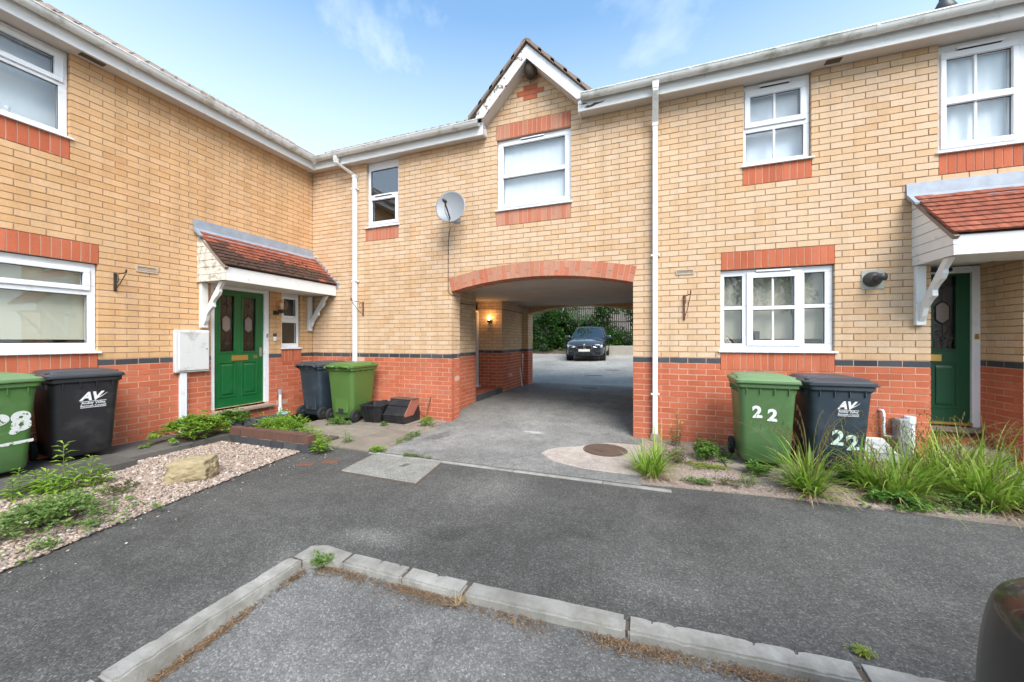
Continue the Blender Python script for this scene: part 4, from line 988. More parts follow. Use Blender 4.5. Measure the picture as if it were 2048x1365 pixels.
# moss on the left canopy
mb = MB()
for i in range(260):
    s = random.random() ** 1.6 * .5; u = -1.9 + random.random() ** .9 * 1.55
    x = P + .02 - s * P * 1.2; z = zt + .02 + SL * (P + .02 - x) * 1.0 + .012
    if x < .12: continue
    r = random.uniform(.007, .02)
    mb.add([Vector((v.x * r, v.y * r * 1.6, v.z * r * .8)) + Vector((x, u, z)) for v in ICO_V], ICO_F)
mb.build('moss', 'moss', cl[0], kind='stuff', recalc=False, smooth=True)

# ---------------------------------------------------------------- fixtures on the walls
def downpipe(label, x, zt, top, yw=-.05, zend=.06, w=.065, clips=()):
    t = thing('downpipe', label, 'downpipe', (x, yw, zend), group='white downpipes')
    def sq(p, ww=w): return [(p[0] - ww / 2, p[1] - ww / 2, p[2]), (p[0] + ww / 2, p[1] - ww / 2, p[2]), (p[0] + ww / 2, p[1] + ww / 2, p[2]), (p[0] - ww / 2, p[1] + ww / 2, p[2])]
    mb = MB(); mb.loft([sq((x, yw, zend)), sq((x, yw, zt))]); mb.build('pipe', 'upvc', t, bev=.006)
    mb = MB(); mb.loft([sq((x, yw, zt - .02), w + .012), sq((x, yw, zt + .03), w + .012), sq((top[0], top[1], top[2] - .13), w + .004), sq((top[0], top[1], top[2] - .08), w + .004)]); mb.build('swan_neck', 'upvc_gutter', t, bev=.004)
    mb = MB(); mb.loft([sq((top[0], top[1], top[2] - .1), w + .014), sq((top[0], top[1], top[2]), w + .014)]); mb.build('outlet', 'upvc_gutter', t, bev=.004)
    for z in clips:
        mb = MB(); mb.box(x - w / 2 - .022, x + w / 2 + .022, yw - w / 2 - .004, -.001, z, z + .022); mb.build('clip', 'upvc', t, bev=.003)
    return t
downpipe('white square downpipe beside the small upstairs window, rising behind the bins', 1.085, 4.33, (.80, -.20, 4.70), clips=(4.1, 2.42), zend=.1)
t = downpipe('white square downpipe right of the archway, ending at a clay gully', 6.182, 4.24, (6.182, -.25, 4.70), clips=(2.48, .62), zend=.09)
mb = MB(); mb.lathe([(.085, .0), (.085, .03), (.065, .045), (.055, .10), (.048, .10)], (6.182, -.05, 0), 14); mb.build('gully_collar', 'stone_sill', t, smooth=True)

def basket_bracket(label, W, u, z0, z1, arm, mat, curl=.02, du=0):
    t = thing('hanging_basket_bracket', label, 'bracket', W.pt(u, 0, z0), group='iron hanging basket brackets')
    mb = MB(W.fn()); mb.box(u - .012, u + .012, .001, .014, z0, z1); mb.build('back_plate', mat, t)
    mb = MB(W.fn()); zz = z1 - .02
    pts = [(u, .012, zz), (u + du, arm, zz + .01)]
    for k in range(7):
        a = R(-90 + 50 * k); pts.append((u + du, arm + curl * .6 * math.cos(a), zz + .01 + curl + curl * math.sin(a)))
    mb.tube(pts, .006, 6); mb.build('arm', mat, t)
    mb = MB(W.fn()); mb.tube([(u, .012, z0 + .02), (u + du * .5, arm * .45, z0 + (zz - z0) * .40), (u + du * .93, arm * .93, zz - .01)], .0055, 6); mb.build('brace', mat, t)
    mb = MB(W.fn()); pts = [(u + du * (.25 + .02), arm * (.25 + .08 * math.cos(R(a))), zz - .055 + .045 * math.sin(R(a))) for a in range(0, 361, 40)]; mb.tube(pts, .004, 5); mb.build('scroll', mat, t)
basket_bracket('black iron basket bracket between living room window and white meter box', LW, -2.81, 1.95, 2.17, .24, 'black_iron', .016)
basket_bracket('thin rusty basket bracket beside the downpipe behind the bins', BW, 1.235, 1.80, 2.06, .30, 'rusty_iron', .02)
basket_bracket('rusty basket bracket on the wall left of the kitchen window', BW, 6.54, 1.62, 1.95, .20, 'rusty_iron', .025, .06)
def air_vent(label, W, u0, u1, z0, z1):
    t = thing('air_vent', label, 'vent', W.pt((u0 + u1) / 2, 0, z0), group='air vents in the brickwork')
    mb = MB(W.fn()); fill_minus(mb, u0, u1, z0, z1, [(u0 + .014, u1 - .014, z0 + .012, z1 - .012)], -.02, .013); mb.build('frame', 'vent_plastic', t)
    mb = MB(W.fn()); mb.box(u0 + .01, u1 - .01, -.02, -.006, z0 + .01, z1 - .01); mb.build('backing', 'vent_dark', t)
    mb = MB(W.fn())
    for k in range(1, 16): x = u0 + .014 + (u1 - u0 - .028) * k / 16; mb.box(x - .002, x + .002, -.006, .006, z0 + .012, z1 - .012)
    for zz in (.35, .65): z = z0 + (z1 - z0) * zz; mb.box(u0 + .014, u1 - .014, -.006, .0065, z - .002, z + .002)
    mb.build('louvre', 'vent_plastic', t)
air_vent('terracotta air vent in the left wall above the black basket bracket', LW, -2.615, -2.40, 2.225, 2.305)
air_vent('air vent in the right wall between downpipe and kitchen window', BW, 6.443, 6.659, 2.222, 2.288)

t = thing('meter_box', 'white gas meter cabinet on the wall beside the green door', 'meter box', (0, -2.02, .9))
mb = MB(); mb.box(.001, .06, -2.232, -1.814, .905, 1.50); mb.build('cabinet', 'meter_white', t, bev=.01, seg=2)
mb = MB(); mb.box(.0605, .074, -2.195, -1.828, .93, 1.475); mb.build('door', 'meter_white', t, bev=.006)
mb = MB(); mb.lathe([(.008, .074), (.008, .079)], (0, -1.86, 1.23), 8, 'x'); mb.build('lock', 'gasket', t)
mb = MB(); mb.box(.001, .045, -2.165, -2.085, .07, .904); mb.build('conduit', 'upvc', t, bev=.004)

t = thing('wall_lamp', 'amber glass globe lamp on black bracket beside the green door', 'lamp', (0, -.755, 1.84))
mb = MB(); mb.box(.001, .03, -.80, -.71, 1.80, 1.87); mb.box(.03, .20, -.785, -.725, 1.825, 1.855); mb.lathe([(.05, 1.855), (.055, 1.875), (.045, 1.885)], (.15, -.755, 0), 12); mb.build('bracket', 'black_iron', t, bev=.004)
mb = MB(); mb.lathe([(.04 if k == 0 else .098 * math.sin(R(18 + 162 * k / 12)), 1.965 - .098 * math.cos(R(18 + 162 * k / 12))) for k in range(12)] + [(.004, 2.063)], (.15, -.755, 0), 18); mb.build('globe', 'glass_globe', t, smooth=True)
mb = MB(); mb.lathe([(.016, 1.885), (.016, 1.92), (.028, 1.96), (.02, 1.99), (.004, 2.0)], (.15, -.755, 0), 10); mb.build('bulb', 'print_white', t, smooth=True)
t = thing('doorbell', 'small black and white camera doorbell right of the green door', 'doorbell', (0, -.78, 1.36))
mb = MB(); mb.box(.001, .026, -.80, -.745, 1.42, 1.475); mb.build('camera', 'dark_plastic', t, bev=.004)
mb = MB(); mb.box(.001, .024, -.795, -.75, 1.345, 1.418); mb.build('button_plate', 'print_white', t, bev=.004)
t = thing('bell_push', 'tiny grey bell push on the white door frame', 'bell push', (-.024, -.885, 1.42))
mb = MB(); mb.box(-.0245, -.010, -.90, -.872, 1.40, 1.47); mb.build('plate', 'grey_plastic', t, bev=.003); mb = MB(); mb.lathe([(.006, -.010), (.005, -.006)], (0, -.886, 1.45), 8, 'x'); mb.build('button', 'dark_plastic', t)

t = thing('satellite_dish', 'grey satellite dish on the wall left of the gable window', 'satellite dish', (3.12, 0, 3.4))
dn = Vector((.17, -.95, .14)).normalized(); dx_ = Vector((0, 0, 1)).cross(dn).normalized(); dy_ = dn.cross(dx_)
dc = Vector((3.19, -.24, 3.43)); mb = MB(); rings = []
for r in (0.004, .06, .12, .18, .22, .24):
    rings.append([dc + dx_ * r * math.cos(2 * math.pi * k / 28) + dy_ * r * 1.08 * math.sin(2 * math.pi * k / 28) + dn * (r * r * 1.25) for k in range(28)])
back = [[p - dn * .006 for p in rg] for rg in rings[::-1]]
mb.loft(rings + back, cap=False); mb.build('reflector', 'dish_grey', t, smooth=True)
mb = MB(); a0 = dc - dy_ * .20 + dn * .03; a1 = dc - dy_ * .06 + dn * .30; mb.beam(a0, a1, .018, .018); mb.build('arm', 'dark_plastic', t)
mb = MB(); q = (dc - a1).normalized(); mb.tube([a1 - q * .05 + Vector((0, 0, .02)), a1 + Vector((0, 0, .02)), a1 + q * .035 + Vector((0, 0, .02))], .026, 12); mb.build('receiver', 'dark_plastic', t, smooth=True)
mb = MB(); mb.tube([dc - dn * .005, dc - dn * .08, Vector((3.16, -.02, 3.36))], .018, 8); mb.box(3.10, 3.22, -.012, -.002, 3.28, 3.44); mb.build('wall_mount', 'grey_plastic', t)
mb = MB(); mb.tube([a1, a1 + Vector((-.02, .04, -.12)), dc - dy_ * .24 + dn * .05, (3.03, -.012, 3.20), (2.998, -.010, 3.0), (2.995, -.010, 2.35), (2.995, -.010, 2.16), (3.06, -.012, 2.10), (3.066, .12, 2.10)], .0045, 6)
tag(mb.build('aerial_cable', 'clay_wire'), 'dark cable dropping from the satellite dish to the archway corner', 'cable')
t = thing('boiler_flue', 'black boiler flue on a square plate right of the kitchen window', 'flue', (8.495, 0, 1.94))
mb = MB(); mb.box(8.392, 8.598, -.010, -.001, 1.935, 2.152); mb.build('wall_plate', 'flue_plate', t, bev=.002)
mb = MB(); mb.lathe([(.085, 0), (.082, .03), (.055, .08), (.04, .09)], (0, 0, 0), 18, 'y'); mb.v = [(x + 8.487, -.011 - y, z + 2.045) for x, y, z in mb.v]; mb.build('cone', 'dark_plastic', t, smooth=True)
mb = MB(); mb.tube([(8.487, -.08, 2.045), (8.50, -.13, 2.05), (8.53, -.17, 2.05)], .042, 12); mb.build('nozzle', 'dark_plastic', t, smooth=True)
t = thing('wasp_nest', 'brown papery nest tucked under the peak of the gable', 'nest', (4.45, -.09, 5.28))
mb = MB(); rings = []
for k in range(10):
    a = math.pi * k / 9; rr = .095 * math.sin(a) ** .8 + .004
    rings.append([(4.45 + rr * (1 + .18 * mnoise.noise((2 * math.cos(j), 2 * math.sin(j), k))) * math.cos(2 * math.pi * j / 14), -.10 + rr * .85 * math.sin(2 * math.pi * j / 14), 5.40 - .13 * math.cos(a)) for j in range(14)])
mb.loft(rings); mb.build('paper_comb', 'nest_paper', t, smooth=True)
# lit lamp inside the passage
t = thing('passage_lamp', 'lit wall lamp glowing on the brick inside the archway', 'lamp', (2.55, 2.774, 1.82))
mb = MB(); mb.box(2.51, 2.59, 2.745, 2.772, 1.78, 1.86); mb.box(2.535, 2.565, 2.66, 2.745, 1.80, 1.82); mb.lathe([(.035, 1.79), (.04, 1.83), (.035, 1.84)], (2.55, 2.67, 0), 10); mb.build('holder', 'black_iron', t)
mb = MB(); mb.lathe([(.014, 1.84), (.018, 1.86), (.03, 1.89), (.028, 1.915), (.004, 1.94)], (2.55, 2.67, 0), 12); mb.build('bulb', 'bulb', t, smooth=True)
pl = bpy.data.lights.new('passage_bulb', 'POINT'); pl.energy = .38; pl.color = (1, .52, .20); pl.shadow_soft_size = .03
po = bpy.data.objects.new('passage_bulb_light', pl); COL.objects.link(po); po.location = (2.55, 2.63, 1.97)

# waste pipes and bits at the foot of the walls
t = thing('waste_pipe', 'short white waste pipe with grey collar by the left doorstep', 'pipe', (.08, -.72, .06))
mb = MB(); mb.tube([(.07, -.72, .06), (.07, -.72, .20)], .032, 12); mb.tube([(.07, -.72, .20), (.07, -.72, .44)], .024, 12); mb.build('pipe', 'upvc', t); mb = MB(); mb.tube([(.07, -.72, .42), (.07, -.72, .50)], .034, 12); mb.build('collar', 'grey_plastic', t)
mb = MB(); mb.lathe([(.06, .075), (.10, .085), (.11, .11), (.10, .112), (.07, .09), (.01, .085)], (.19, -.75, 0), 14); tag(mb.build('plastic_dish', 'blue_plastic', smooth=True), 'pale blue plastic dish at the foot of the waste pipe', 'dish')
t = thing('overflow_pipe', 'thin white bent overflow pipe on red brick right of the bins', 'pipe', (8.57, -.03, .2))
mb = MB(); mb.tube([(8.55, .0, .56), (8.57, -.035, .56), (8.575, -.04, .53), (8.575, -.04, .30), (8.585, -.04, .275), (8.69, -.04, .270)], .015, 10); mb.build('pipe', 'upvc', t, smooth=True)
mb = MB(); mb.box(8.66, 8.74, -.14, -.005, .02, .49); tag(mb.build('drain_cover_box', 'grey_plastic', bev=.01), 'narrow grey plastic box against the red brick by the right door', 'box')
t = thing('soil_pipe', 'stubby white pipe at the brick corner left of the recessed door', 'pipe', (8.78, -.06, 0))
mb = MB(); mb.tube([(8.79, -.06, .0), (8.79, -.06, .50)], .04, 14); mb.build('pipe', 'upvc', t); mb = MB(); mb.tube([(8.79, -.06, .44), (8.79, -.06, .515)], .048, 14); mb.build('socket', 'upvc', t)
t = thing('white_board', 'white plastic panel with a cut corner leaning behind the sedge', 'panel', (8.5, -.18, .02))
mb = MB(); mb.prism([(8.20, .02), (8.80, .02), (8.80, .10), (8.62, .12), (8.50, .28), (8.20, .28)], 'y', -.20, -.16); mb.build('panel', 'upvc', t, bev=.01)
mb = MB(); mb.box(8.20, 8.80, -.206, -.2005, .115, .121); mb.build('groove', 'grey_plastic', t)
mb = MB(); mb.lathe([(.022, 0), (.018, .02), (.005, .022)], (0, 0, 0), 10, 'y'); mb.v = [(x + 8.465, -y, z + .755) for x, y, z in mb.v]; tag(mb.build('pipe_cap', 'rusty_iron'), 'small rusty pipe stub in the red brick beside the navy bin', 'pipe cap')

# ---------------------------------------------------------------- wheelie bins
def wheelie(label, loc, rot, body, lid, tilt=0):
    t = thing('wheelie_bin', label, 'wheelie bin', loc, rot, 'wheelie bins')
    L_ = [(.055, .40, .44, .05), (.075, .425, .47, .055), (.30, .448, .51, .06), (.60, .475, .56, .06), (.80, .495, .595, .06), (.835, .50, .60, .06)]
    mb = MB(); mb.loft([rrect(w, d, r, z, 5, cy=-.0) for z, w, d, r in L_]); b = mb.build('body', body, t, local=True); autosmooth(b, 40)
    mb = MB(); mb.loft([rrect(.50, .60, .05, .815, 5), rrect(.535, .64, .05, .835, 5), rrect(.535, .64, .05, .868, 5), rrect(.52, .62, .05, .872, 5)]); b = mb.build('rim', body, t, local=True); autosmooth(b, 40)
    for k in (-.18, -.06, .06, .18): mb = MB(); mb.box(k - .004, k + .004, -.312, -.29, .77, .832); mb.build('rim_rib', body, t, local=True)
    for k in (-.2, -.07, .07, .2):
        for sx in (-1, 1): mb = MB(); mb.box(min(sx * .246, sx * .265), max(sx * .246, sx * .265), k - .004, k + .004, .77, .832); mb.build('rim_rib', body, t, local=True)
    # lid
    mb = MB(); mb.loft([rrect(.55, .66, .045, .873, 5), rrect(.56, .67, .045, .876, 5), rrect(.56, .67, .045, .905, 5), rrect(.535, .645, .045, .917, 5), rrect(.50, .60, .06, .920, 5), rrect(.46, .55, .07, .944, 5, cy=.01), rrect(.40, .48, .07, .952, 5, cy=.01)])
    b = mb.build('lid', lid, t, local=True); autosmooth(b, 30)
    mb = MB(); mb.box(-.275, .275, -.338, -.334, .880, .888); mb.build('lid_groove', body, t, local=True)
    for sx in (-1, 1):
        mb = MB(); mb.box(sx * .24 - .018, sx * .24 + .018, -.22, -.16, .916, .940); mb.build('lid_lug', lid, t, local=True, bev=.006)
        mb = MB(); mb.tube([(sx * .225, .30, .855), (sx * .225, .36, .87), (sx * .225, .375, .90)], .016, 8); mb.tube([(sx * .225, .36, .895), (sx * .04, .36, .895)], .015, 8); mb.build('handle', body, t, local=True, smooth=True)
        mb = MB(); mb.box(sx * .10 - .03, sx * .10 + .03, .30, .345, .865, .912); mb.build('hinge', body, t, local=True, bev=.006)
    mb = MB(); mb.tube([(-.26, .225, .10), (.26, .225, .10)], .012, 8); mb.build('axle', 'rubber', t, local=True)
    for sx in (-1, 1):
        w_ = part_empty('wheel', t, (0, 0, 0)); w_.location = (sx * .245, .225, .10)
        mb = MB(); mb.lathe([(.062, -.022), (.090, -.024), (.10, -.014), (.10, .014), (.090, .024), (.062, .022)], (0, 0, 0), 22, 'x'); b = mb.build('tyre', 'rubber', w_, local=True); autosmooth(b, 50)
        mb = MB(); mb.lathe([(.012, -.03), (.03, -.026), (.034, -.016), (.062, -.018), (.062, .018), (.034, .016), (.03, .026), (.012, .03)], (0, 0, 0), 16, 'x'); b = mb.build('hub', 'dark_plastic', w_, local=True); autosmooth(b, 30)
    # recess panel and pocket on the rear, foot bar
    mb = MB(); mb.box(-.12, .12, .236, .262, .14, .40); mb.build('rear_panel', body, t, local=True, bev=.012)
    mb = MB(); mb.box(-.05, .05, .258, .266, .15, .215); mb.build('rear_pocket', 'gasket', t, local=True)
    return t
def face_M(x, z, inset=.003):
    tb = [(.055, .22), (.075, .235), (.30, .255), (.60, .28), (.80, .2975), (.835, .30)]
    for (za, da), (zb_, db) in zip(tb, tb[1:]):
        if za <= z <= zb_: d = da + (db - da) * (z - za) / (zb_ - za)
    return Matrix.Translation((x, -d - inset, z)) @ Matrix.Rotation(R(94.8), 4, 'X')
def council_logo(t, x, z, s=1.0, mat='print_white'):
    M0 = face_M(x, z) @ Matrix.Scale(s, 4)
    text_mesh('AV', .105, mat, 'logo_letters', t, M0 @ Matrix.Translation((-.022, .045, 0)), .0045, .28, .92)
    mb = MB()
    for yy in (.0, -.058): mb.box(-.085, .085, yy - .0022, yy + .0022, -.0004, .0008)
    o = mb.build('logo_rules', mat, t, local=True); o.matrix_basis = M0
    mb = MB(); n = 10; up_ = []; lo_ = []
    for i in range(n + 1):
        q = i / n; xx = .005 + .085 * q; yy = .022 + .052 * q ** 1.6; th = .009 * (1 - q) + .002
        up_.append((xx, yy + th / 2)); lo_.append((xx, yy - th / 2))
    for i in range(n): mb.prism([lo_[i], lo_[i + 1], up_[i + 1], up_[i]], 'z', -.0004, .0012)
    o = mb.build('logo_swoosh', mat, t, local=True); o.matrix_basis = M0
    text_mesh('Amber Valley', .029, mat, 'logo_lettering', t, M0 @ Matrix.Translation((0, -.0155, 0)), .0005)
    text_mesh('Borough Council', .0245, mat, 'logo_lettering', t, M0 @ Matrix.Translation((0, -.042, 0)), .0003)
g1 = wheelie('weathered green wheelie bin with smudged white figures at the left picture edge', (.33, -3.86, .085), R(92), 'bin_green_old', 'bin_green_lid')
text_mesh('B8', .235, 'print_worn', 'painted_number', g1, face_M(.085, .50) @ Matrix.Rotation(R(4), 4, 'Z'), .012)
mb = MB(); mb.box(-.17, .20, -.014, .014, -.0004, .0008); o = mb.build('painted_line', 'print_worn', g1, local=True); o.matrix_basis = face_M(.03, .31) @ Matrix.Rotation(R(3), 4, 'Z')
for (dx, dz, r) in ((.115, .425, .035),):
    mb = MB(); mb.lathe([(r, -.0006), (r * .97, .0012)], (0, 0, 0), 14, 'z', sx=1, sy=.8); o = mb.build('paint_smudge', 'print_worn', g1, local=True); o.matrix_basis = face_M(dx, dz) @ Matrix.Rotation(R(30), 4, 'Z')
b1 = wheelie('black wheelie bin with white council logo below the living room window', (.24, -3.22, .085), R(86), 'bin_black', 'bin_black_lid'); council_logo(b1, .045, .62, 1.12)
wheelie('dark blue wheelie bin seen from behind, beside the bright green one', (.77, -.44, .04), R(176), 'bin_blue', 'bin_black_lid')
wheelie('bright green wheelie bin seen from behind, under the left downpipe', (1.42, -.46, .035), R(183), 'bin_green_vivid', 'bin_green_vivid')
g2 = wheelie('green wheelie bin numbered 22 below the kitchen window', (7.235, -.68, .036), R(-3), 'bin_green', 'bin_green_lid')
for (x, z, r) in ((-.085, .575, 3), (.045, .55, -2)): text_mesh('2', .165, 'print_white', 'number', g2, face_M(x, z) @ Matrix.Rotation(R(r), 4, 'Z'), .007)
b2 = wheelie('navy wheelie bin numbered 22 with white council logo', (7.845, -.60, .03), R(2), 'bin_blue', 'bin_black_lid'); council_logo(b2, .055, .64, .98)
for (x, z, r) in ((-.02, .355, -3), (.10, .315, 6)): text_mesh('2', .20, 'print_mint', 'number', b2, face_M(x, z) @ Matrix.Rotation(R(r), 4, 'Z'), .007)

# black recycling basket, hopper with chain
t = thing('recycling_basket', 'black ribbed plastic basket between green bin and coal hopper', 'basket', (1.90, -.42, .02), R(12))
mb = MB(); mb.loft([rrect(.26, .30, .03, .01, 3), rrect(.28, .32, .03, .02, 3), rrect(.36, .42, .03, .27, 3), rrect(.39, .45, .03, .275, 3), rrect(.39, .45, .03, .30, 3), rrect(.35, .41, .03, .30, 3), rrect(.345, .40, .03, .27, 3), rrect(.27, .31, .03, .03, 3)]); b = mb.build('tub', 'bin_black', t, local=True); autosmooth(b, 40)
for k in range(-3, 4):
    mb = MB(); q = k * .045; mb.beam((q, -.165, .03), (q * 1.2, -.213, .262), .008, .008); mb.build('rib', 'bin_black', t, local=True)
for s_ in (-1, 1): mb = MB(); mb.tube([(-.06, s_ * .225, .285), (-.05, s_ * .25, .30), (.05, s_ * .25, .30), (.06, s_ * .225, .285)], .010, 8); mb.build('handle', 'bin_black', t, local=True)
t = thing('coal_hopper', 'black wedge-shaped hopper with a dull red side panel', 'hopper', (2.36, -.33, .02), R(-3))
mb = MB(); mb.box(-.27, .23, -.21, .22, .0, .015); mb.build('base_board', 'stone_sill', t, local=True)
mb = MB(); mb.prism([(-.20, .016), (.20, .016), (.20, .14), (.14, .36), (-.03, .375), (-.21, .14)], 'x', -.25, .17); mb.build('body', 'bin_black', t, local=True, bev=.008)
mb = MB()
for z, yo in ((.06, -.206), (.10, -.209)): mb.box(-.25, .17, yo - .006, yo, z, z + .012)
mb.beam((-.255, -.213, .145), (.175, -.213, .145), .014, .016); mb.beam((-.255, -.11, .282), (.175, -.11, .282), .010, .010); mb.build('ribs', 'bin_black', t, local=True)
mb = MB(); mb.prism([(-.20, .13), (-.20, .16), (-.035, .385), (.15, .37), (.15, .30), (.0, .13)], 'x', .172, .185); mb.build('side_panel', 'hopper_red', t, local=True)
mb = MB(); mb.box(-.26, .19, -.04, .15, .372, .386); mb.build('top_lid', 'brick_brown', t, local=True, bev=.004)
t = thing('chain', 'short rusty chain hanging on the red brick beside the hopper', 'chain', (2.66, -.03, .1))
for k in range(11):
    mb = MB(); z = .385 - k * .027; pts = [(2.665 - .004 * k + (.009 * math.cos(R(a)) if k % 2 else 0), -.02 - .006 * k + (0 if k % 2 else .009 * math.cos(R(a))), z + .017 * math.sin(R(a))) for a in range(0, 361, 45)]
    mb.tube(pts, .0035, 5); mb.build('link', 'rusty_iron', t)
mb = MB(); mb.tube([(2.62, -.09, .085), (2.56, -.10, .10), (2.53, -.11, .12)], .012, 8); mb.build('padlock_bar', 'rusty_iron', t)

# ---------------------------------------------------------------- covers, loose bricks, low wall, boulder
t = thing('inspection_cover', 'rectangular pale concrete inspection cover set in the pavement', 'cover', (3.54, -2.1, 0))
mb = MB(); mb.prism([(3.11, -2.395), (4.03, -2.415), (3.945, -1.83), (3.05, -1.82)], 'z', -.02, .014); mb.build('slab', 'concrete_cover', t, bev=.006)
mb = MB(); mb.prism([(3.08, -2.425), (4.06, -2.445), (3.97, -1.805), (3.02, -1.795)], 'z', -.02, .0045); mb.build('mossy_joint', 'soil', t)
mb = MB(); mb.prism([(3.60, -2.10), (3.66, -2.10), (3.68, -2.0), (3.62, -2.0)], 'z', .0142, .0165); mb.build('lifting_slot', 'slab_dark', t)
t = thing('manhole', 'round rusty manhole cover in a pale concrete patch at the drive mouth', 'manhole', (5.6, -.77, 0))
pp = [(4.90, -1.15), (4.93, -1.0), (5.05, -.84), (5.25, -.74), (5.45, -.55), (5.62, -.42), (6.0, -.40), (6.05, -1.50), (5.80, -1.52), (5.45, -1.50), (5.10, -1.38)]
mb = MB(); mb.prism(pp, 'z', -.03, .0205); mb.build('concrete_surround', 'concrete_patch', t, bev=.006)
mb = MB(); mb.lathe([(.262, .0), (.262, .024), (.245, .024), (.245, .0)], (5.60, -.775, 0), 40); mb.build('frame', 'rust_cover', t)
mb = MB(); mb.lathe([(.240, .0), (.240, .0255), (.236, .0265), (.0, .0265)], (5.60, -.775, 0), 40); mb.build('cover', 'rust_cover', t)
for dx, dy in ((-.10, -.05), (-.04, -.09)): mb = MB(); mb.lathe([(.028, .0267), (.026, .0275)], (5.60 + dx, -.775 + dy, 0), 10, sy=.7); mb.build('lifting_hole', 'gasket', t)
simple('sunken_red', (.15, .065, .042), .9, var=.25, scale=20)
def flat_brick(lab, x, y, rz):
    mb = MB(); mb.box(-.085, .085, -.04, .04, -.01, .008); o = mb.build('sunken_brick', 'sunken_red', bev=.006); o.location = (x, y, 0); o.rotation_euler = (0, 0, rz); tag(o, lab, 'brick', 'bricks sunk in the pavement')
flat_brick('red brick set flush in the tarmac, the one nearer the gravel', 2.585, -2.36, R(25)); flat_brick('red brick set flush in the tarmac, the one nearer the slabs', 2.765, -2.20, R(25))
t = thing('low_wall', 'low two-course brick wall of brown and blue bricks edging the gravel', 'wall', (1.6, -2.03, 0))
mb = MB(); mb.box(.93, 2.295, -2.077, -1.983, -.02, .195); mb.build('mortar', 'mortar_buff', t)
for r in range(2):
    x = .92 - (.108 if r == 0 else 0)
    while x < 2.29:
        a, b = max(.92, x), min(2.30, x + .208)
        if b - a > .03:
            o = bpy.data.objects.new('brick', UB['brick_brown' if r else 'brick_blue']); COL.objects.link(o); o.parent = t
            o.location = Vector(((a + b) / 2, -2.03 + random.gauss(0, .002), .055 + r * .108 + random.gauss(0, .002))) - wl(t); o.scale = (b - a, .108, .098); o.rotation_euler = (random.gauss(0, .01), random.gauss(0, .01), random.gauss(0, .012))
        x += .218
mb = MB(); mb.box(.93, 2.18, -1.982, -1.50, -.02, .06); struct(mb.build('planter_soil', 'soil'))
eb = thing('brick_edging', 'short row of dark edging bricks between doorstep and planter', 'edging', (.5, -1.5, .08))
for k in range(4): 
    o = bpy.data.objects.new('brick', UB['brick_blue']); COL.objects.link(o); o.parent = eb; o.location = Vector((.42 + .05 * k, -1.70 + .17 * k, .13)) - wl(eb); o.scale = (.10, .16, .10); o.rotation_euler = (0, 0, R(-14))
t = thing('boulder', 'rough yellowish sandstone boulder lying on the gravel', 'boulder', (1.93, -3.06, 0), R(30))
bm = bmesh.new(); bmesh.ops.create_icosphere(bm, subdivisions=5, radius=1)
for v in bm.verts:
    p = v.co.copy(); s_ = 1 / max(abs(p.x) * .92, abs(p.y) * .98, abs(p.z) * .9, 1e-6) * .55 + .45
    n_ = mnoise.fractal(p * 1.3 + Vector((3, 1, 7)), 1, 2, 5); f_ = mnoise.fractal(p * 5 + Vector((1, 8, 2)), 1, 2, 4); cr = abs(mnoise.noise(p * 2.1 + Vector((5, 2, 1))))
    q = p * s_ * (.90 + .13 * n_ + .035 * f_ - (.06 if cr < .06 else 0)); v.co = Vector((q.x * .205, q.y * .15, q.z * .135 + .08 + .02 * q.x))
me = bpy.data.meshes.new('rock'); bm.to_mesh(me); bm.free()
simple('sandstone', (.36, .285, .165), .9, var=.35, scale=7, bscale=35, bstr=.8, dirt=((.22, .175, .10), 5, .5, .7)); me.materials.append(MT['sandstone']); me.polygons.foreach_set('use_smooth', [True] * len(me.polygons))
o = bpy.data.objects.new('rock', me); COL.objects.link(o); o.parent = t
# ---------------------------------------------------------------- plants
def leaf(mb, p, d, l, w, up=Vector((0, 0, 1)), fold=.25, droop=.3, mi=0):
    d = d.normalized(); s = d.cross(up)
    if s.length < 1e-3: s = Vector((1, 0, 0))
    s.normalize(); n = s.cross(d); m = p + d * l * .5; t = p + d * l - n * l * droop * .5
    mb.add([p, m + s * w / 2 + n * w * fold, t, m - s * w / 2 + n * w * fold, m - n * l * droop * .05], [(0, 4, 1), (1, 4, 2), (2, 4, 3), (3, 4, 0)], mi)
def rdir(el0=-.2, el1=1.0):
    a = random.random() * 6.283; z = random.uniform(el0, el1); r = math.sqrt(max(0, 1 - z * z)); return Vector((r * math.cos(a), r * math.sin(a), z))
def bushy(mb, c, rx, ry, h, n, l, w, mi=0, clump=7):
    c = Vector(c)
    cl_ = [Vector((random.gauss(0, .45) * rx, random.gauss(0, .45) * ry, 0)) for _ in range(max(3, n // 22))]
    for k in cl_:
        q = max(0, 1 - (k.x / rx) ** 2 - (k.y / ry) ** 2); k.z = h * (.25 + .75 * math.sqrt(q)) * random.uniform(.45, 1.0)
    for i in range(n // clump):
        k = random.choice(cl_) + Vector((random.gauss(0, rx * .13), random.gauss(0, ry * .13), random.gauss(0, h * .13))); k.z = max(.01, k.z)
        for j in range(clump):
            d = rdir(-.1, .7); leaf(mb, c + k + d * l * .3, d, l * random.uniform(.6, 1.2), w * random.uniform(.7, 1.2), fold=random.uniform(0, .4), mi=mi)
def plant(name, label, cat, loc, mat, group=None):
    return thing(name, label, cat, loc, group=group)
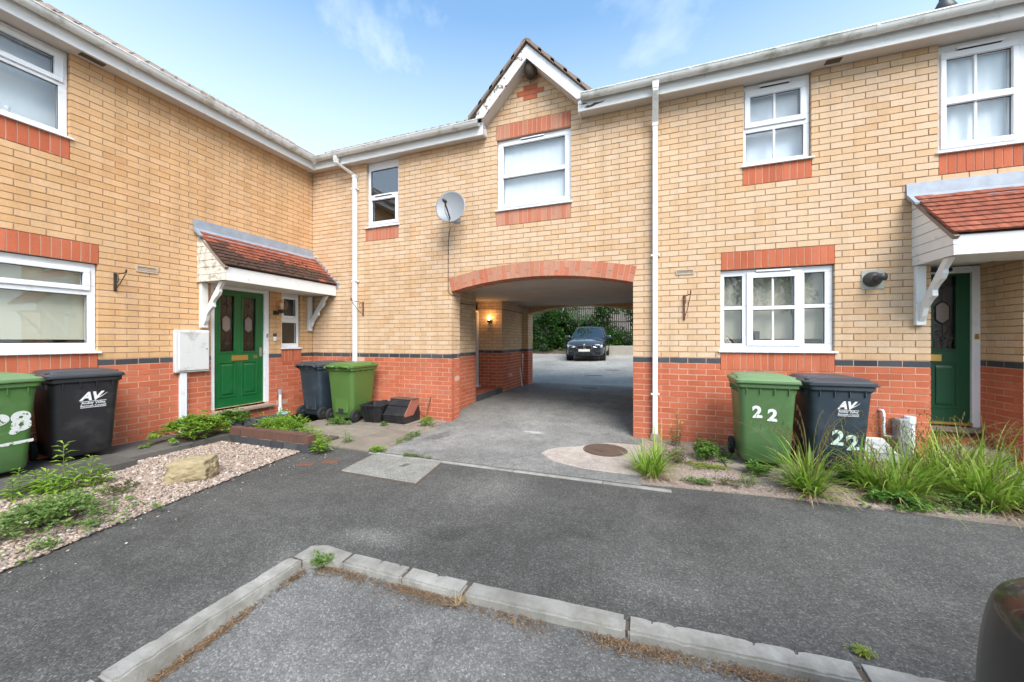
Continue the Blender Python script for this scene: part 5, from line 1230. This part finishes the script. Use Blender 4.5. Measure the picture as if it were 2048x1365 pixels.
def bush(name, label, loc, rx, ry, h, n, l, w, mat, cat='plant', stems=8, group=None, petals=None):
    t = thing(name, label, cat, loc, group=group); mb = MB(); bushy(mb, (0, 0, 0), rx, ry, h, n, l, w); mb.build('foliage', mat, t, local=True, recalc=False)
    if stems:
        mb = MB()
        for _ in range(stems):
            e = Vector((random.gauss(0, rx * .5), random.gauss(0, ry * .5), h * random.uniform(.4, .8))); mb.tube([(e.x * .1, e.y * .1, 0), (e.x * .6, e.y * .6, e.z * .6), tuple(e)], .0025, 4)
        mb.build('stems', 'leaf_olive', t, local=True, recalc=False)
    if petals:
        pm, pn, ps = petals; mb = MB()
        for _ in range(pn):
            p = Vector((random.gauss(0, rx * .5), random.gauss(0, ry * .5), h * random.uniform(.6, 1.05)))
            for k in range(5): a = 6.283 * k / 5; leaf(mb, p, Vector((math.cos(a), math.sin(a), .3)), ps, ps * .6)
        mb.build('flowers', pm, t, local=True, recalc=False)
    return t
def weed(name, label, loc, stalks, mat, leafl, leafw, per=26, petals=None, cat='weed'):
    t = thing(name, label, cat, loc); mb = MB(); sm = MB(); pm = MB()
    for (dx, dy, h, lean) in stalks:
        b = Vector((dx, dy, 0)); tip = b + Vector((lean * h, -lean * h * .3, h)); sm.tube([b, (b + tip) / 2 + Vector((.006, 0, 0)), tip], .0045, 5, r1=.002)
        for i in range(per):
            q = (i + .5) / per; p = b.lerp(tip, .08 + .92 * q); a = i * 2.4 + random.uniform(-.3, .3); el = .25 + .9 * max(0, q - .55)
            s_ = (1.1 - .75 * max(0, q - .35)) * random.uniform(.75, 1.15)
            leaf(mb, p, Vector((math.cos(a), math.sin(a), el)), leafl * s_, leafw * s_, droop=random.uniform(.2, .7))
        if petals:
            for k in range(14): leaf(pm, tip + Vector((random.gauss(0, .012), random.gauss(0, .012), random.gauss(0, .015))), rdir(), .02, .012)
    mb.build('leaves', mat, t, local=True, recalc=False); sm.build('stem', 'leaf_weed', t, local=True, recalc=False)
    if petals: pm.build('flowers', petals, t, local=True, recalc=False)
    return t
def blade(mb, p, az, l, w, el, bend, seg=7, mi=0):
    d = Vector((math.cos(az) * math.cos(el), math.sin(az) * math.cos(el), math.sin(el))); s = Vector((-math.sin(az), math.cos(az), 0)); q = Vector(p); pts = []
    for i in range(seg + 1):
        t = i / seg; ww = 1.2 * w * (1 - t ** 2.2) * (.55 + .45 * min(1, t * 4)); pts.append((q - s * ww / 2, q + s * ww / 2)); q = q + d * (l / seg)
        e = math.asin(max(-1, min(1, d.z))) - bend / seg * (.5 + 1.2 * t); d = Vector((math.cos(az) * math.cos(e), math.sin(az) * math.cos(e), math.sin(e)))
    vs = [v for a in pts for v in a]; mb.add(vs, [(2 * i, 2 * i + 1, 2 * i + 3, 2 * i + 2) for i in range(seg)], mi)
    return q
def sedge(label, loc, n, l, w, spread=.10, dry=.12, heads=0, headl=.6, seed=0, name='sedge_clump', el=(.55, 1.45), bend=(.5, 1.7), hel=(.9, 1.45)):
    random.seed(100 + seed); t = thing(name, label, 'grass clump', loc, group='sedge and grass clumps'); mb = MB(); dr = MB(); hd = MB(); st = MB()
    tf = [(spread * 1.5 * math.sqrt(random.random()), random.random() * 6.283, random.uniform(.6, 1.2), random.uniform(-.25, .2)) for _ in range(max(3, n // 26))]
    for i in range(n):
        tr_, ta, tl, te = random.choice(tf); r = spread * .45 * math.sqrt(random.random()); a = random.random() * 6.283; p = (tr_ * math.cos(ta) + r * math.cos(a), tr_ * math.sin(ta) + r * math.sin(a), 0); az = (a if random.random() < .55 else ta) + random.gauss(0, .7)
        blade(mb, p, az, l * tl * random.uniform(.4, 1.15), w * random.uniform(.5, 1.25), random.uniform(*el) + te, random.uniform(*bend) * random.uniform(.6, 1.3))
    for i in range(int(n * dry)):
        r = spread * 1.1 * math.sqrt(random.random()); a = random.random() * 6.283; blade(dr, (r * math.cos(a), r * math.sin(a), .005), a + random.gauss(0, .4), l * random.uniform(.4, .8), w * .8, random.uniform(.15, .6), random.uniform(.6, 1.2))
    for i in range(heads):
        a = random.random() * 6.283; r = spread * random.random(); end = None; p = Vector((r * math.cos(a), r * math.sin(a), 0)); e = random.uniform(*hel); L_ = headl * random.uniform(.7, 1.1); pts = [p.copy()]; d_ = e
        for k in range(9):
            dv = Vector((math.cos(a) * math.cos(d_), math.sin(a) * math.cos(d_), math.sin(d_))); p = p + dv * L_ / 9; pts.append(p.copy()); d_ -= random.uniform(.14, .30) if k > 3 else .04
        st.tube(pts, .0022, 4, r1=.0012)
        for k in range(5, 10):        # drooping spikelets
            q = pts[k]; st_ = [q, q + Vector((.008 * math.cos(a), .008 * math.sin(a), -.012)), q + Vector((.012 * math.cos(a), .012 * math.sin(a), -.035 - .02 * random.random()))]
            hd.tube(st_, .0038, 5, r1=.0018)
    mb.build('blades', 'sedge', t, local=True, recalc=False); 
    if dr.v: dr.build('dry_blades', 'sedge_dry', t, local=True, recalc=False)
    if heads: st.build('flower_stalks', 'seed_head', t, local=True, recalc=False); hd.build('seed_heads', 'seed_head', t, local=True, recalc=False, kind='stuff')
    return t
sedge('small sedge clump at the corner of the manhole patch', (6.13, -1.42, .01), 230, .44, .012, .10, .2, seed=1)
sedge('sedge clump with nodding seed heads in front of the navy bin', (7.43, -1.38, .01), 210, .56, .014, .08, .18, 26, .85, 2, hel=(1.05, 1.5))
sedge('broad sedge clump in front of the white plastic panel', (8.06, -1.22, .01), 320, .50, .015, .12, .25, 14, .70, 3)
sedge('large sedge clump at the right picture edge', (8.72, -1.12, .01), 460, .56, .015, .16, .30, 26, .80, 4)
sedge('tall flowering sedge growing against the recessed doorway', (8.85, -.60, .01), 330, .52, .013, .18, .1, 30, .72, 5)
sedge('thin sedge growing against the red brick behind the panel', (8.42, -.78, .01), 200, .46, .012, .15, .15, 14, .62, 6)
sedge('tuft of dead straw coloured grass in a kerb joint', (5.155, -3.65, -.03), 46, .085, .005, .02, 0, seed=7, name='dead_grass_tuft', el=(.1, .9), bend=(.2, .9))
bpy.data.objects['dead_grass_tuft'].children[0].data.materials[0] = MT['sedge_dry']
random.seed(21)
bush('ground_cover', 'small green weed tuft in the corner of the kerb', (4.20, -3.64, -.02), .085, .05, .05, 260, .028, .010, 'leaf_weed', 'weed', 3)
bush('ground_cover', 'yellow-green weed tuft growing behind the right hand kerb', (6.92, ky(6.92) + .04, .0), .06, .03, .02, 150, .022, .006, 'leaf_yellow', 'weed', 3)
weed('willowherb', 'tall leafy willowherb in front of the black bin', (1.24, -3.66, .01), [(0, 0, .44, .04), (-.05, -.08, .20, -.1), (.07, .14, .29, .12), (.05, .05, .20, .2), (.03, -.04, .16, .2), (.09, .2, .17, .15)], 'leaf_lime', .115, .030, 26)
weed('willowherb', 'shorter leafy weeds in front of the left green bin', (1.09, -3.86, .01), [(0, 0, .25, -.05), (.06, -.05, .18, .1), (-.03, .10, .20, .0), (.08, .10, .13, .2)], 'leaf_lime', .085, .026, 24)
bush('geranium', 'sprawling pink-flowered geranium on the near gravel', (2.02, -3.98, .01), .36, .34, .16, 2600, .038, .022, 'leaf_weed', 'plant', 20, petals=('pink_petal', 8, .014))
bush('geranium', 'sparse ferny seedlings behind the geranium on the gravel', (1.72, -3.50, .01), .18, .16, .07, 420, .026, .012, 'leaf_olive', 'plant', 10, petals=('pink_petal', 4, .012))
bush('geranium', 'leafy green plant cut by the left picture edge', (1.50, -4.30, .01), .12, .16, .13, 420, .05, .028, 'leaf_fresh', 'plant', 8)
bush('columbine', 'mound of bright lobed leaves under the meter box', (.52, -2.28, .075), .24, .40, .26, 2400, .048, .040, 'leaf_lime', 'plant', 18)
bush('columbine', 'smaller leafy mound below the green door sill', (.36, -1.68, .075), .17, .25, .22, 1000, .044, .034, 'leaf_fresh', 'plant', 10)
bush('planter_weeds', 'mass of feathery weeds filling the low brick planter', (1.45, -1.76, .06), .48, .20, .24, 3000, .055, .013, 'leaf_lime', 'weed', 22)
weed('fleabane', 'leafy weed at the end of the low brick wall', (2.36, -1.98, .02), [(0, 0, .20, .1), (.05, -.08, .16, .2), (-.08, .06, .22, 0), (.09, .02, .14, .3), (-.14, .1, .22, 0)], 'leaf_lime', .095, .022, 26)
weed('fleabane', 'small weed on the slabs behind the low wall', (2.40, -1.62, .03), [(0, 0, .15, .1), (.04, .04, .11, -.1)], 'leaf_weed', .07, .018, 16)
weed('nettle', 'young weeds behind the low wall near the doorstep', (.95, -1.40, .06), [(0, 0, .30, .05), (.1, .05, .25, 0), (-.1, .1, .22, -.1)], 'leaf_lime', .075, .03, 26)
bush('ground_cover', 'weeds growing under the wheel of the bright green bin', (1.52, -.86, .03), .20, .09, .09, 800, .036, .013, 'leaf_fresh', 'weed', 6)
bush('ground_cover', 'low weed at the back corner of the concrete cover', (3.05, -1.74, .015), .11, .06, .05, 320, .030, .014, 'leaf_lime', 'weed', 4)
bush('ground_cover', 'line of weeds along the drive edging', (3.55, -1.77, .01), .22, .03, .03, 320, .024, .010, 'leaf_weed', 'weed', 0)
bush('ground_cover', 'weeds along the joint between slabs and driveway', (3.05, -1.15, .02), .06, .32, .05, 460, .030, .012, 'leaf_weed', 'weed', 4)
bush('ground_cover', 'grassy tuft on the gravel right of the hopper', (2.86, -.42, .02), .11, .12, .12, 620, .05, .008, 'leaf_lime', 'weed', 5)
bush('ground_cover', 'tiny green tuft on the gravel in front of the hopper', (2.25, -.68, .02), .06, .05, .06, 200, .03, .010, 'leaf_fresh', 'weed', 3)
weed('ragwort', 'upright weed with a yellow flower by the right downpipe', (6.42, -.28, .01), [(0, 0, .42, .03), (.03, .02, .30, .12), (-.03, .03, .24, -.1)], 'leaf_olive', .055, .016, 44, 'yellow_petal')
weed('ragwort', 'smaller grey-green weed right of the yellow-flowered one', (6.66, -.18, .01), [(0, 0, .17, .2), (.05, .03, .13, .1)], 'leaf_olive', .05, .014, 20)
bush('columbine', 'low dark green leafy plant left of the green 22 bin', (6.70, -.72, .01), .17, .15, .17, 1300, .036, .026, 'leaf_fresh', 'plant', 8)
weed('groundsel', 'leafy weed beside the wheel of the green 22 bin', (6.86, -.50, .01), [(0, 0, .24, .05), (.05, -.05, .18, .1), (-.05, .03, .2, -.1)], 'leaf_weed', .07, .024, 22)
bush('stonecrop', 'mat of yellow-green stonecrop on the pink gravel', (6.66, -1.04, .01), .26, .11, .035, 1500, .016, .009, 'leaf_yellow', 'plant', 0)
bush('heather', 'brownish wiry plant between sedge and leafy plant', (6.40, -.95, .01), .16, .20, .15, 1500, .028, .005, 'leaf_olive', 'plant', 22)
bush('ground_cover', 'dark mossy mat at the front edge of the gravel bed', (6.52, -1.55, .01), .15, .06, .05, 700, .022, .008, 'leaf_weed', 'weed', 4)
bush('ground_cover', 'brown dry weed next to the mossy mat', (6.75, -1.48, .01), .15, .06, .055, 600, .024, .006, 'leaf_olive', 'weed', 6)
weed('groundsel', 'small pale weed on bare gravel before the green 22 bin', (6.97, -1.40, .01), [(0, 0, .13, .1), (.04, .03, .10, -.2), (-.04, .03, .08, -.3)], 'leaf_weed', .06, .016, 14)
bush('ground_cover', 'leafy weeds at the front foot of the green 22 bin', (7.10, -1.10, .03), .14, .08, .09, 560, .04, .022, 'leaf_fresh', 'weed', 5)
bush('ground_cover', 'leafy weeds at the foot of the navy 22 bin', (7.86, -1.06, .02), .13, .08, .10, 560, .04, .022, 'leaf_fresh', 'weed', 5)
bush('ground_cover', 'ivy-like leaves below the broad sedge clump', (7.98, -1.50, .01), .20, .08, .09, 700, .04, .030, 'leaf_fresh', 'weed', 6)
bush('ground_cover', 'green leaves low between the two right hand sedges', (8.40, -1.36, .01), .20, .08, .07, 500, .035, .02, 'leaf_weed', 'weed', 6)
# leaf litter along the kerb gutter
def litter(label, segs, n, z):
    mb = MB()
    for (x0, y0, x1, y1, wd) in segs:
        for i in range(int(n * math.hypot(x1 - x0, y1 - y0))):
            t_ = random.random(); off = abs(random.gauss(0, wd)); dx, dy = x1 - x0, y1 - y0; L_ = math.hypot(dx, dy)
            p = Vector((x0 + dx * t_ + dy / L_ * off, y0 + dy * t_ - dx / L_ * off, 0)); p.z = road_z(p.x, p.y) + random.uniform(.001, .008)
            if mnoise.noise((p.x * 3.2, p.y * 3.2, 1)) < random.uniform(-.45, .35): continue
            a = random.random() * 6.283; blade(mb, p, a, random.uniform(.008, .035), random.uniform(.0015, .004), random.uniform(-.1, .35), random.uniform(-.6, .8), 3)
    o = mb.build('leaf_litter', 'dry_litter', None, recalc=False, kind='stuff'); return tag(o, label, 'litter')
litter('dry brown needles and moss lying in the gutter along the kerb', [(4.2, KY - .122, 5.6, ky(5.6) - .122, .035), (5.6, ky(5.6) - .122, 9, ky(9) - .122, .035), (4.12, -5.2, 4.12, KY - .2, .02)], 2600, 0)
o = litter('straw and dead leaves on the ground below the right hand sedges', [(7.3, -1.40, 9.3, -1.28, .10), (6.1, -1.5, 7.3, -1.45, .10)], 700, 0)
for v in o.data.vertices: v.co.z = v.co.z + .045

t = thing('straw_tuft', 'tuft of straw poking out of the left hand gutter', 'straw', (.26, -1.98, 4.74)); mb = MB()
for i in range(60): blade(mb, (random.gauss(0, .015), random.gauss(0, .05), 0), random.gauss(-.3, 1.0), random.uniform(.06, .15), .004, random.uniform(-.2, 1.0), random.uniform(.3, 1.6), 4)
mb.build('straws', 'sedge_dry', t, local=True, recalc=False)
# ---------------------------------------------------------------- beyond the archway
random.seed(5)
simple('core_dark', (.008, .014, .005), .95, var=.4, bstr=0)
def shrub(name, label, loc, rx, ry, h, n, l, mat, cat='shrub', petals=None, group='shrubs on the bank'):
    t = thing(name, label, cat, loc, group=group); mb = MB(); blobs = []
    for k in range(17): blobs.append((Vector((random.uniform(-1, 1) * rx * .85, random.uniform(-.7, .7) * ry, random.uniform(.08, .9) * h)), random.uniform(.28, .48) * min(rx, h)))
    for i in range(n):
        c, r = random.choice(blobs); d = rdir(-.9, 1); p = c + d * r * random.uniform(.6, 1.05)
        if p.z < .02: continue
        leaf(mb, p, (d + rdir(-.6, .6) * .9), l * random.uniform(.6, 1.3), l * .6, fold=random.uniform(0, .3))
    mb.build('foliage', mat, t, local=True, recalc=False)
    mb = MB()
    for c, r in blobs: mb.add([c + v * r * .5 for v in ICO_V], ICO_F)
    mb.build('dark_core', 'core_dark', t, local=True, recalc=False, kind='stuff')  # solid near-black blobs added inside the foliage to block see-through
    mb = MB()
    for k in range(6): c, r = blobs[k]; mb.tube([(c.x * .2, c.y * .2, -.1), (c.x * .6, c.y * .6, c.z * .5), tuple(c)], .025, 5, r1=.008)
    mb.build('branches', 'bark', t, local=True, recalc=False)
    if petals:
        mb = MB()
        for i in range(petals):
            c, r = random.choice(blobs[:5]); d = rdir(-.3, .9); p = c + d * r * 1.02 + Vector((0, -.1, 0)); 
            for k in range(5): leaf(mb, p, rdir(-.4, .8), .06, .05)
        mb.build('blossom', 'white_petal', t, local=True, recalc=False)
    return t
gz = ground_z(14)
mb = MB(); mb.prism([(13.6, gz - .3), (13.6, gz + .02), (14.6, gz + .35), (17.5, gz + .7), (40, gz + .9), (40, gz - .3)], 'x', -20, 24); struct(mb.build('bank', 'soil'))
shrub('laurel', 'dense dark shrub on the bank left of the parked car', (.6, 14.3, gz + .1), 1.4, .7, 2.3, 13000, .11, 'leaf_dark')
shrub('laurel', 'broad green shrub directly behind the parked car', (2.8, 14.6, gz + .15), 1.5, .7, 1.8, 11000, .10, 'leaf_dark')
shrub('laurel', 'dark shrub on the bank right of the parked car', (5.2, 14.4, gz + .3), 1.5, .7, 2.6, 12000, .11, 'leaf_dark')
shrub('hawthorn', 'shrub dotted with white blossom above the parked car', (1.7, 15.2, gz + .6), 1.5, .6, 2.6, 4200, .10, 'leaf_dark', petals=170)
shrub('laurel', 'shrub at the far left end of the bank', (-1.6, 14.6, gz + .2), 1.3, .8, 2.4, 2600, .12, 'leaf_dark')
shrub('laurel', 'shrub at the far right end of the bank', (7.6, 14.6, gz + .2), 1.5, .8, 2.4, 2600, .12, 'leaf_dark')
t = thing('birch_tree', 'birch with a pale leaning trunk on the bank', 'tree', (1.95, 13.9, gz + .1), group=None)
mb = MB(); mb.tube([(-.5, 1.3, -.2), (-.42, 1.25, 1.0), (-.2, 1.0, 1.9), (.1, .4, 2.6), (.3, -.1, 3.5), (.35, 0, 5.0)], .06, 8, r1=.03); mb.build('trunk', 'bark', t, local=True, smooth=True)
mb = MB(); mb.tube([(.30, -.15, 3.0), (.18, -.35, 2.62), (.16, -.4, 2.35), (.05, -.42, 2.1)], .05, 7, r1=.02); mb.build('limb', 'birch_bark', t, local=True, smooth=True)
mb = MB()
for i in range(1500):
    d = rdir(-.6, 1); p = Vector((.25, 0, 4.0)) + Vector((d.x * 1.5, d.y * 1.2, d.z * 1.5)) * random.uniform(.5, 1); leaf(mb, p, rdir(-1, .6), .09, .06)
for i in range(250):
    p = Vector((random.uniform(-1.2, 1.4), random.uniform(-.3, .2), random.uniform(1.7, 2.6))); leaf(mb, p, rdir(-1, .3), .08, .05)
mb.build('crown', 'leaf_fresh', t, local=True, recalc=False)
t = thing('board_fence', 'brown vertical board fence along the top of the bank', 'fence', (3, 16.3, 1.2))
mb = MB(); x = -6
while x < 12:
    w_ = random.uniform(.09, .105); mb.box(x, x + w_, 16.30 + random.uniform(0, .012), 16.33, 1.2, 3.55 + random.uniform(-.015, .015)); x += w_ + .012
o = mb.build('board', 'fence_wood', t, kind='stuff')
for z in (1.6, 2.4, 3.2): mb = MB(); mb.box(-6, 12, 16.335, 16.38, z, z + .08); mb.build('rail', 'fence_wood', t)
for k in range(8): mb = MB(); mb.box(-6 + k * 2.5, -5.9 + k * 2.5, 16.34, 16.44, 1.0, 3.5); mb.build('post', 'fence_wood', t)
mb = MB(); mb.box(4.3, 12, 13.45, 13.65, .3, gz + .42); tag(mb.build('retaining_wall', 'retaining_concrete', bev=.02), 'low grey concrete retaining wall behind the parked car', 'wall')
for (x, y, s_) in ((4.45, 6.9, .32), (4.95, 8.1, .26), (4.7, 4.2, .22)):
    mb = MB(); mb.lathe([(s_, -.002), (s_ * .9, .004), (s_ * .3, .003)], (0, 0, 0), 12, sy=.28); o = mb.build('tar_patch', 'tarmac_pavement'); o.location = (x, y, ground_z(y) + .006)
    tag(o, {.32: 'dark repair patch on the courtyard, the middle one', .26: 'dark repair patch nearest the parked car', .22: 'dark repair patch just inside the far end of the archway'}[s_], 'patch', 'dark patches on the courtyard')
mb = MB(); mb.tube([(2.95, 4.0, .12), (2.87, 4.05, .62)], .012, 6); tag(mb.build('leaning_stick', 'white_paint'), 'thin white stick leaning on the wall inside the archway', 'stick')
mb = MB(); mb.tube([(3.06, .02, 2.10), (2.862, .33, 2.02), (2.862, 1.30, 2.06), (2.25, 1.36, 2.14), (2.25, 2.755, 2.14), (2.84, 2.755, 2.10), (2.865, 2.80, 2.10), (2.865, 4.33, 2.12)], .006, 5); tag(mb.build('wall_cable', 'clay_wire'), 'dark cable running along the brick inside the archway', 'cable')

# ---------------------------------------------------------------- cars
def car(label, loc, rot, paint, name='parked_car', lamp='lamp_glass'):
    t = thing(name, label, 'car', loc, rot, 'parked cars')
    ST_ = [(-2.20, .50, .34, .58, .74, .78), (-2.14, .74, .26, .58, .78, .83), (-2.02, .84, .22, .60, .83, .89), (-1.75, .895, .20, .62, .90, .97), (-1.2, .905, .20, .62, .95, 1.03), (-.85, .905, .20, .62, .98, 1.07),
           (0, .91, .20, .62, .99, 1.04), (1.2, .91, .20, .64, 1.01, 1.05), (1.85, .89, .22, .66, 1.03, 1.08), (2.1, .82, .28, .66, 1.02, 1.06), (2.2, .62, .36, .66, .96, 1.0)]
    rings = []
    for (y, w, zb, zm, zs, zt) in ST_:
        half = [(0, zb), (w * .55, zb), (w * .93, zb + .03), (w, zb + .14), (w, zm), (w * .975, zs - .05), (w * .93, zs), (w * .78, zt - .02), (w * .40, zt), (0, zt + .008)]
        rings.append([(x, y, z) for x, z in half] + [(-x, y, z) for x, z in half[-2:0:-1]])
    mb = MB(); mb.loft(rings); b = mb.build('body', paint, t, local=True, smooth=True); sm_ = b.modifiers.new('round', 'SUBSURF'); sm_.levels = 2; sm_.render_levels = 2
    # cabin
    base = [(-.80, -.92), (.80, -.92), (.84, .2), (.83, 1.5), (.70, 2.02), (-.70, 2.02), (-.83, 1.5), (-.84, .2)]
    top = [(-.56, -.05), (.56, -.05), (.63, .4), (.61, 1.5), (.55, 1.78), (-.55, 1.78), (-.61, 1.5), (-.63, .4)]
    zb_ = [1.03, 1.03, 1.0, 1.02, 1.03, 1.03, 1.02, 1.0]
    mb = MB(); mb.loft([[(x, y, z) for (x, y), z in zip(base, zb_)], [(x, y, 1.53) for x, y in top]], cap=False); mb.build('windows', 'glass_car', t, local=True)
    mb = MB(); mb.loft([[(x * 1.02, y, 1.525) for x, y in top], [(x * .98, y * .98 + .02, 1.565) for x, y in top], [(x * .7, .85 + (y - .85) * .75, 1.60) for x, y in top]]); b = mb.build('roof', paint, t, local=True); autosmooth(b, 40)
    mb = MB()
    for i in (0, 1, 2, 3, 4, 5, 6, 7): mb.beam((base[i][0], base[i][1], zb_[i] - .02), (top[i][0], top[i][1], 1.54), .07, .05)
    mb.build('pillars', paint, t, local=True)
    mb = MB(); mb.box(-.55, .55, -.1, 1.2, .85, 1.05); mb.box(-.55, -.1, .25, .4, 1.05, 1.35); mb.box(.1, .55, .25, .4, 1.05, 1.35); mb.build('seats', 'car_trim', t, local=True)
    for sx in (-1, 1):
        for yy in (-1.38, 1.32):
            w_ = part_empty('wheel', t, (0, 0, 0)); w_.location = (sx * .80, yy, .335)
            mb = MB(); mb.lathe([(.22, -.10), (.31, -.115), (.335, -.09), (.335, .09), (.31, .115), (.22, .10)], (0, 0, 0), 24, 'x'); b = mb.build('tyre', 'tyre', w_, local=True); autosmooth(b, 40)
            mb = MB(); mb.lathe([(.06, -.112), (.22, -.10), (.22, .10), (.06, .112)], (0, 0, 0), 20, 'x'); mb.build('rim', 'alloy', w_, local=True)
            mb = MB(); mb.lathe([(.36, -.125), (.40, -.122), (.40, .122), (.36, .125)], (0, 0, 0), 24, 'x'); o = mb.build('wheel_arch', 'car_trim', t, local=True); o.location = (sx * .79, yy, .345)
        mb = MB(); mb.loft([rrect(.25, .10, .04, -.075, 3), rrect(.27, .12, .05, 0, 3), rrect(.22, .09, .04, .075, 3)]); o = mb.build('mirror', 'lamp_glass' if False else paint, t, local=True, smooth=True); o.location = (sx * 1.0, -.72, 1.09)
        hp = [(.80, -2.075, .665), (.74, -2.145, .655), (.50, -2.205, .64), (.42, -2.205, .645), (.40, -2.205, .70), (.52, -2.19, .735), (.72, -2.13, .755), (.82, -2.045, .765)]; mb = MB(); mb.loft([[(sx * x, y - .008, z) for x, y, z in hp], [(sx * x * .97, y + .06, z) for x, y, z in hp]]); (mb.build('headlight', lamp, t, local=True) if lamp else None)
        mb = MB(); mb.prism([(sx * .70, .68), (sx * .50, .67), (sx * .52, .71), (sx * .68, .73)], 'y', -2.195, -2.15); (mb.build('headlight_lens', 'car_trim', t, local=True) if lamp else None)
        mb = MB(); mb.loft([[(x + sx * .185, -2.216, z + .645) for x, y_, z in [(p[0], 0, p[1]) for p in rrect(.30, .15, .045, 0, 3)]], [(x + sx * .185, -2.15, z + .645) for x, y_, z in [(p[0], 0, p[1]) for p in rrect(.31, .16, .045, 0, 3)]]]); mb.build('grille', 'car_trim', t, local=True)
        mb = MB(); mb.loft([[(x + sx * .185, -2.208, z + .645) for x, y_, z in [(p[0], 0, p[1]) for p in rrect(.345, .19, .06, 0, 3)]], [(x + sx * .185, -2.15, z + .645) for x, y_, z in [(p[0], 0, p[1]) for p in rrect(.36, .20, .06, 0, 3)]]]); mb.build('grille_surround', 'alloy', t, local=True)
        mb = MB(); mb.box(sx * .60 - .14, sx * .60 + .14, -2.19, -2.05, .30, .46); mb.build('side_intake', 'car_trim', t, local=True, bev=.02)
        mb = MB(); mb.box(sx * .66 - .10, sx * .66 + .10, 2.10, 2.19, .80, .92); mb.build('tail_light', 'hopper_red', t, local=True, bev=.02)
    mb = MB(); mb.box(-.42, .42, -2.205, -2.1, .26, .40); mb.build('lower_intake', 'car_trim', t, local=True, bev=.02)
    mb = MB(); mb.box(-.26, .26, -2.232, -2.218, .455, .565); mb.build('number_plate', 'plate_white', t, local=True, bev=.003)
    mb = MB(); mb.lathe([(.04, -2.19), (.038, -2.205)], (0, 0, .775), 12, 'y'); mb.build('badge', 'lamp_glass', t, local=True)
    mb = MB(); mb.tube([(-.35, -.80, 1.075), (.1, -.50, 1.26)], .008, 4); mb.build('wiper', 'car_trim', t, local=True)
    return t
c1 = car('dark grey car facing us in the courtyard beyond the archway', (3.60, 12.0, ground_z(12.0) + .005), R(2), 'car_paint_grey')
c1.rotation_euler = (R(2.6), 0, R(2)); c1.scale = (.9, .9, .9)
car('corner of a black car cut off at the bottom right', (7.665, -6.085, road_z(7, -6) + .02), R(180), 'car_paint_black', lamp=None)
# big tree across the road that the kitchen window mirrors
t = thing('broadleaf_tree', 'large leafy tree across the road, mirrored in the kitchen window', 'tree', (11.2, -17, -.1))
mb = MB(); mb.tube([(0, 0, 0), (.1, 0, 1.5), (0, .1, 3.2), (.1, 0, 5)], .22, 8, r1=.08); mb.build('trunk', 'bark', t, local=True, smooth=True)
mb = MB()
for k in range(26):
    c = rdir(-.4, 1) ; c = Vector((c.x * 2.1, c.y * 2.1, 4.4 + c.z * 2.2)); r = random.uniform(.6, 1.0)
    for i in range(150): d = rdir(-1, 1); leaf(mb, c + d * r * random.uniform(.5, 1), d + rdir(-1, 1), .22, .14)
mb.build('crown', 'leaf_dark', t, local=True, recalc=False)
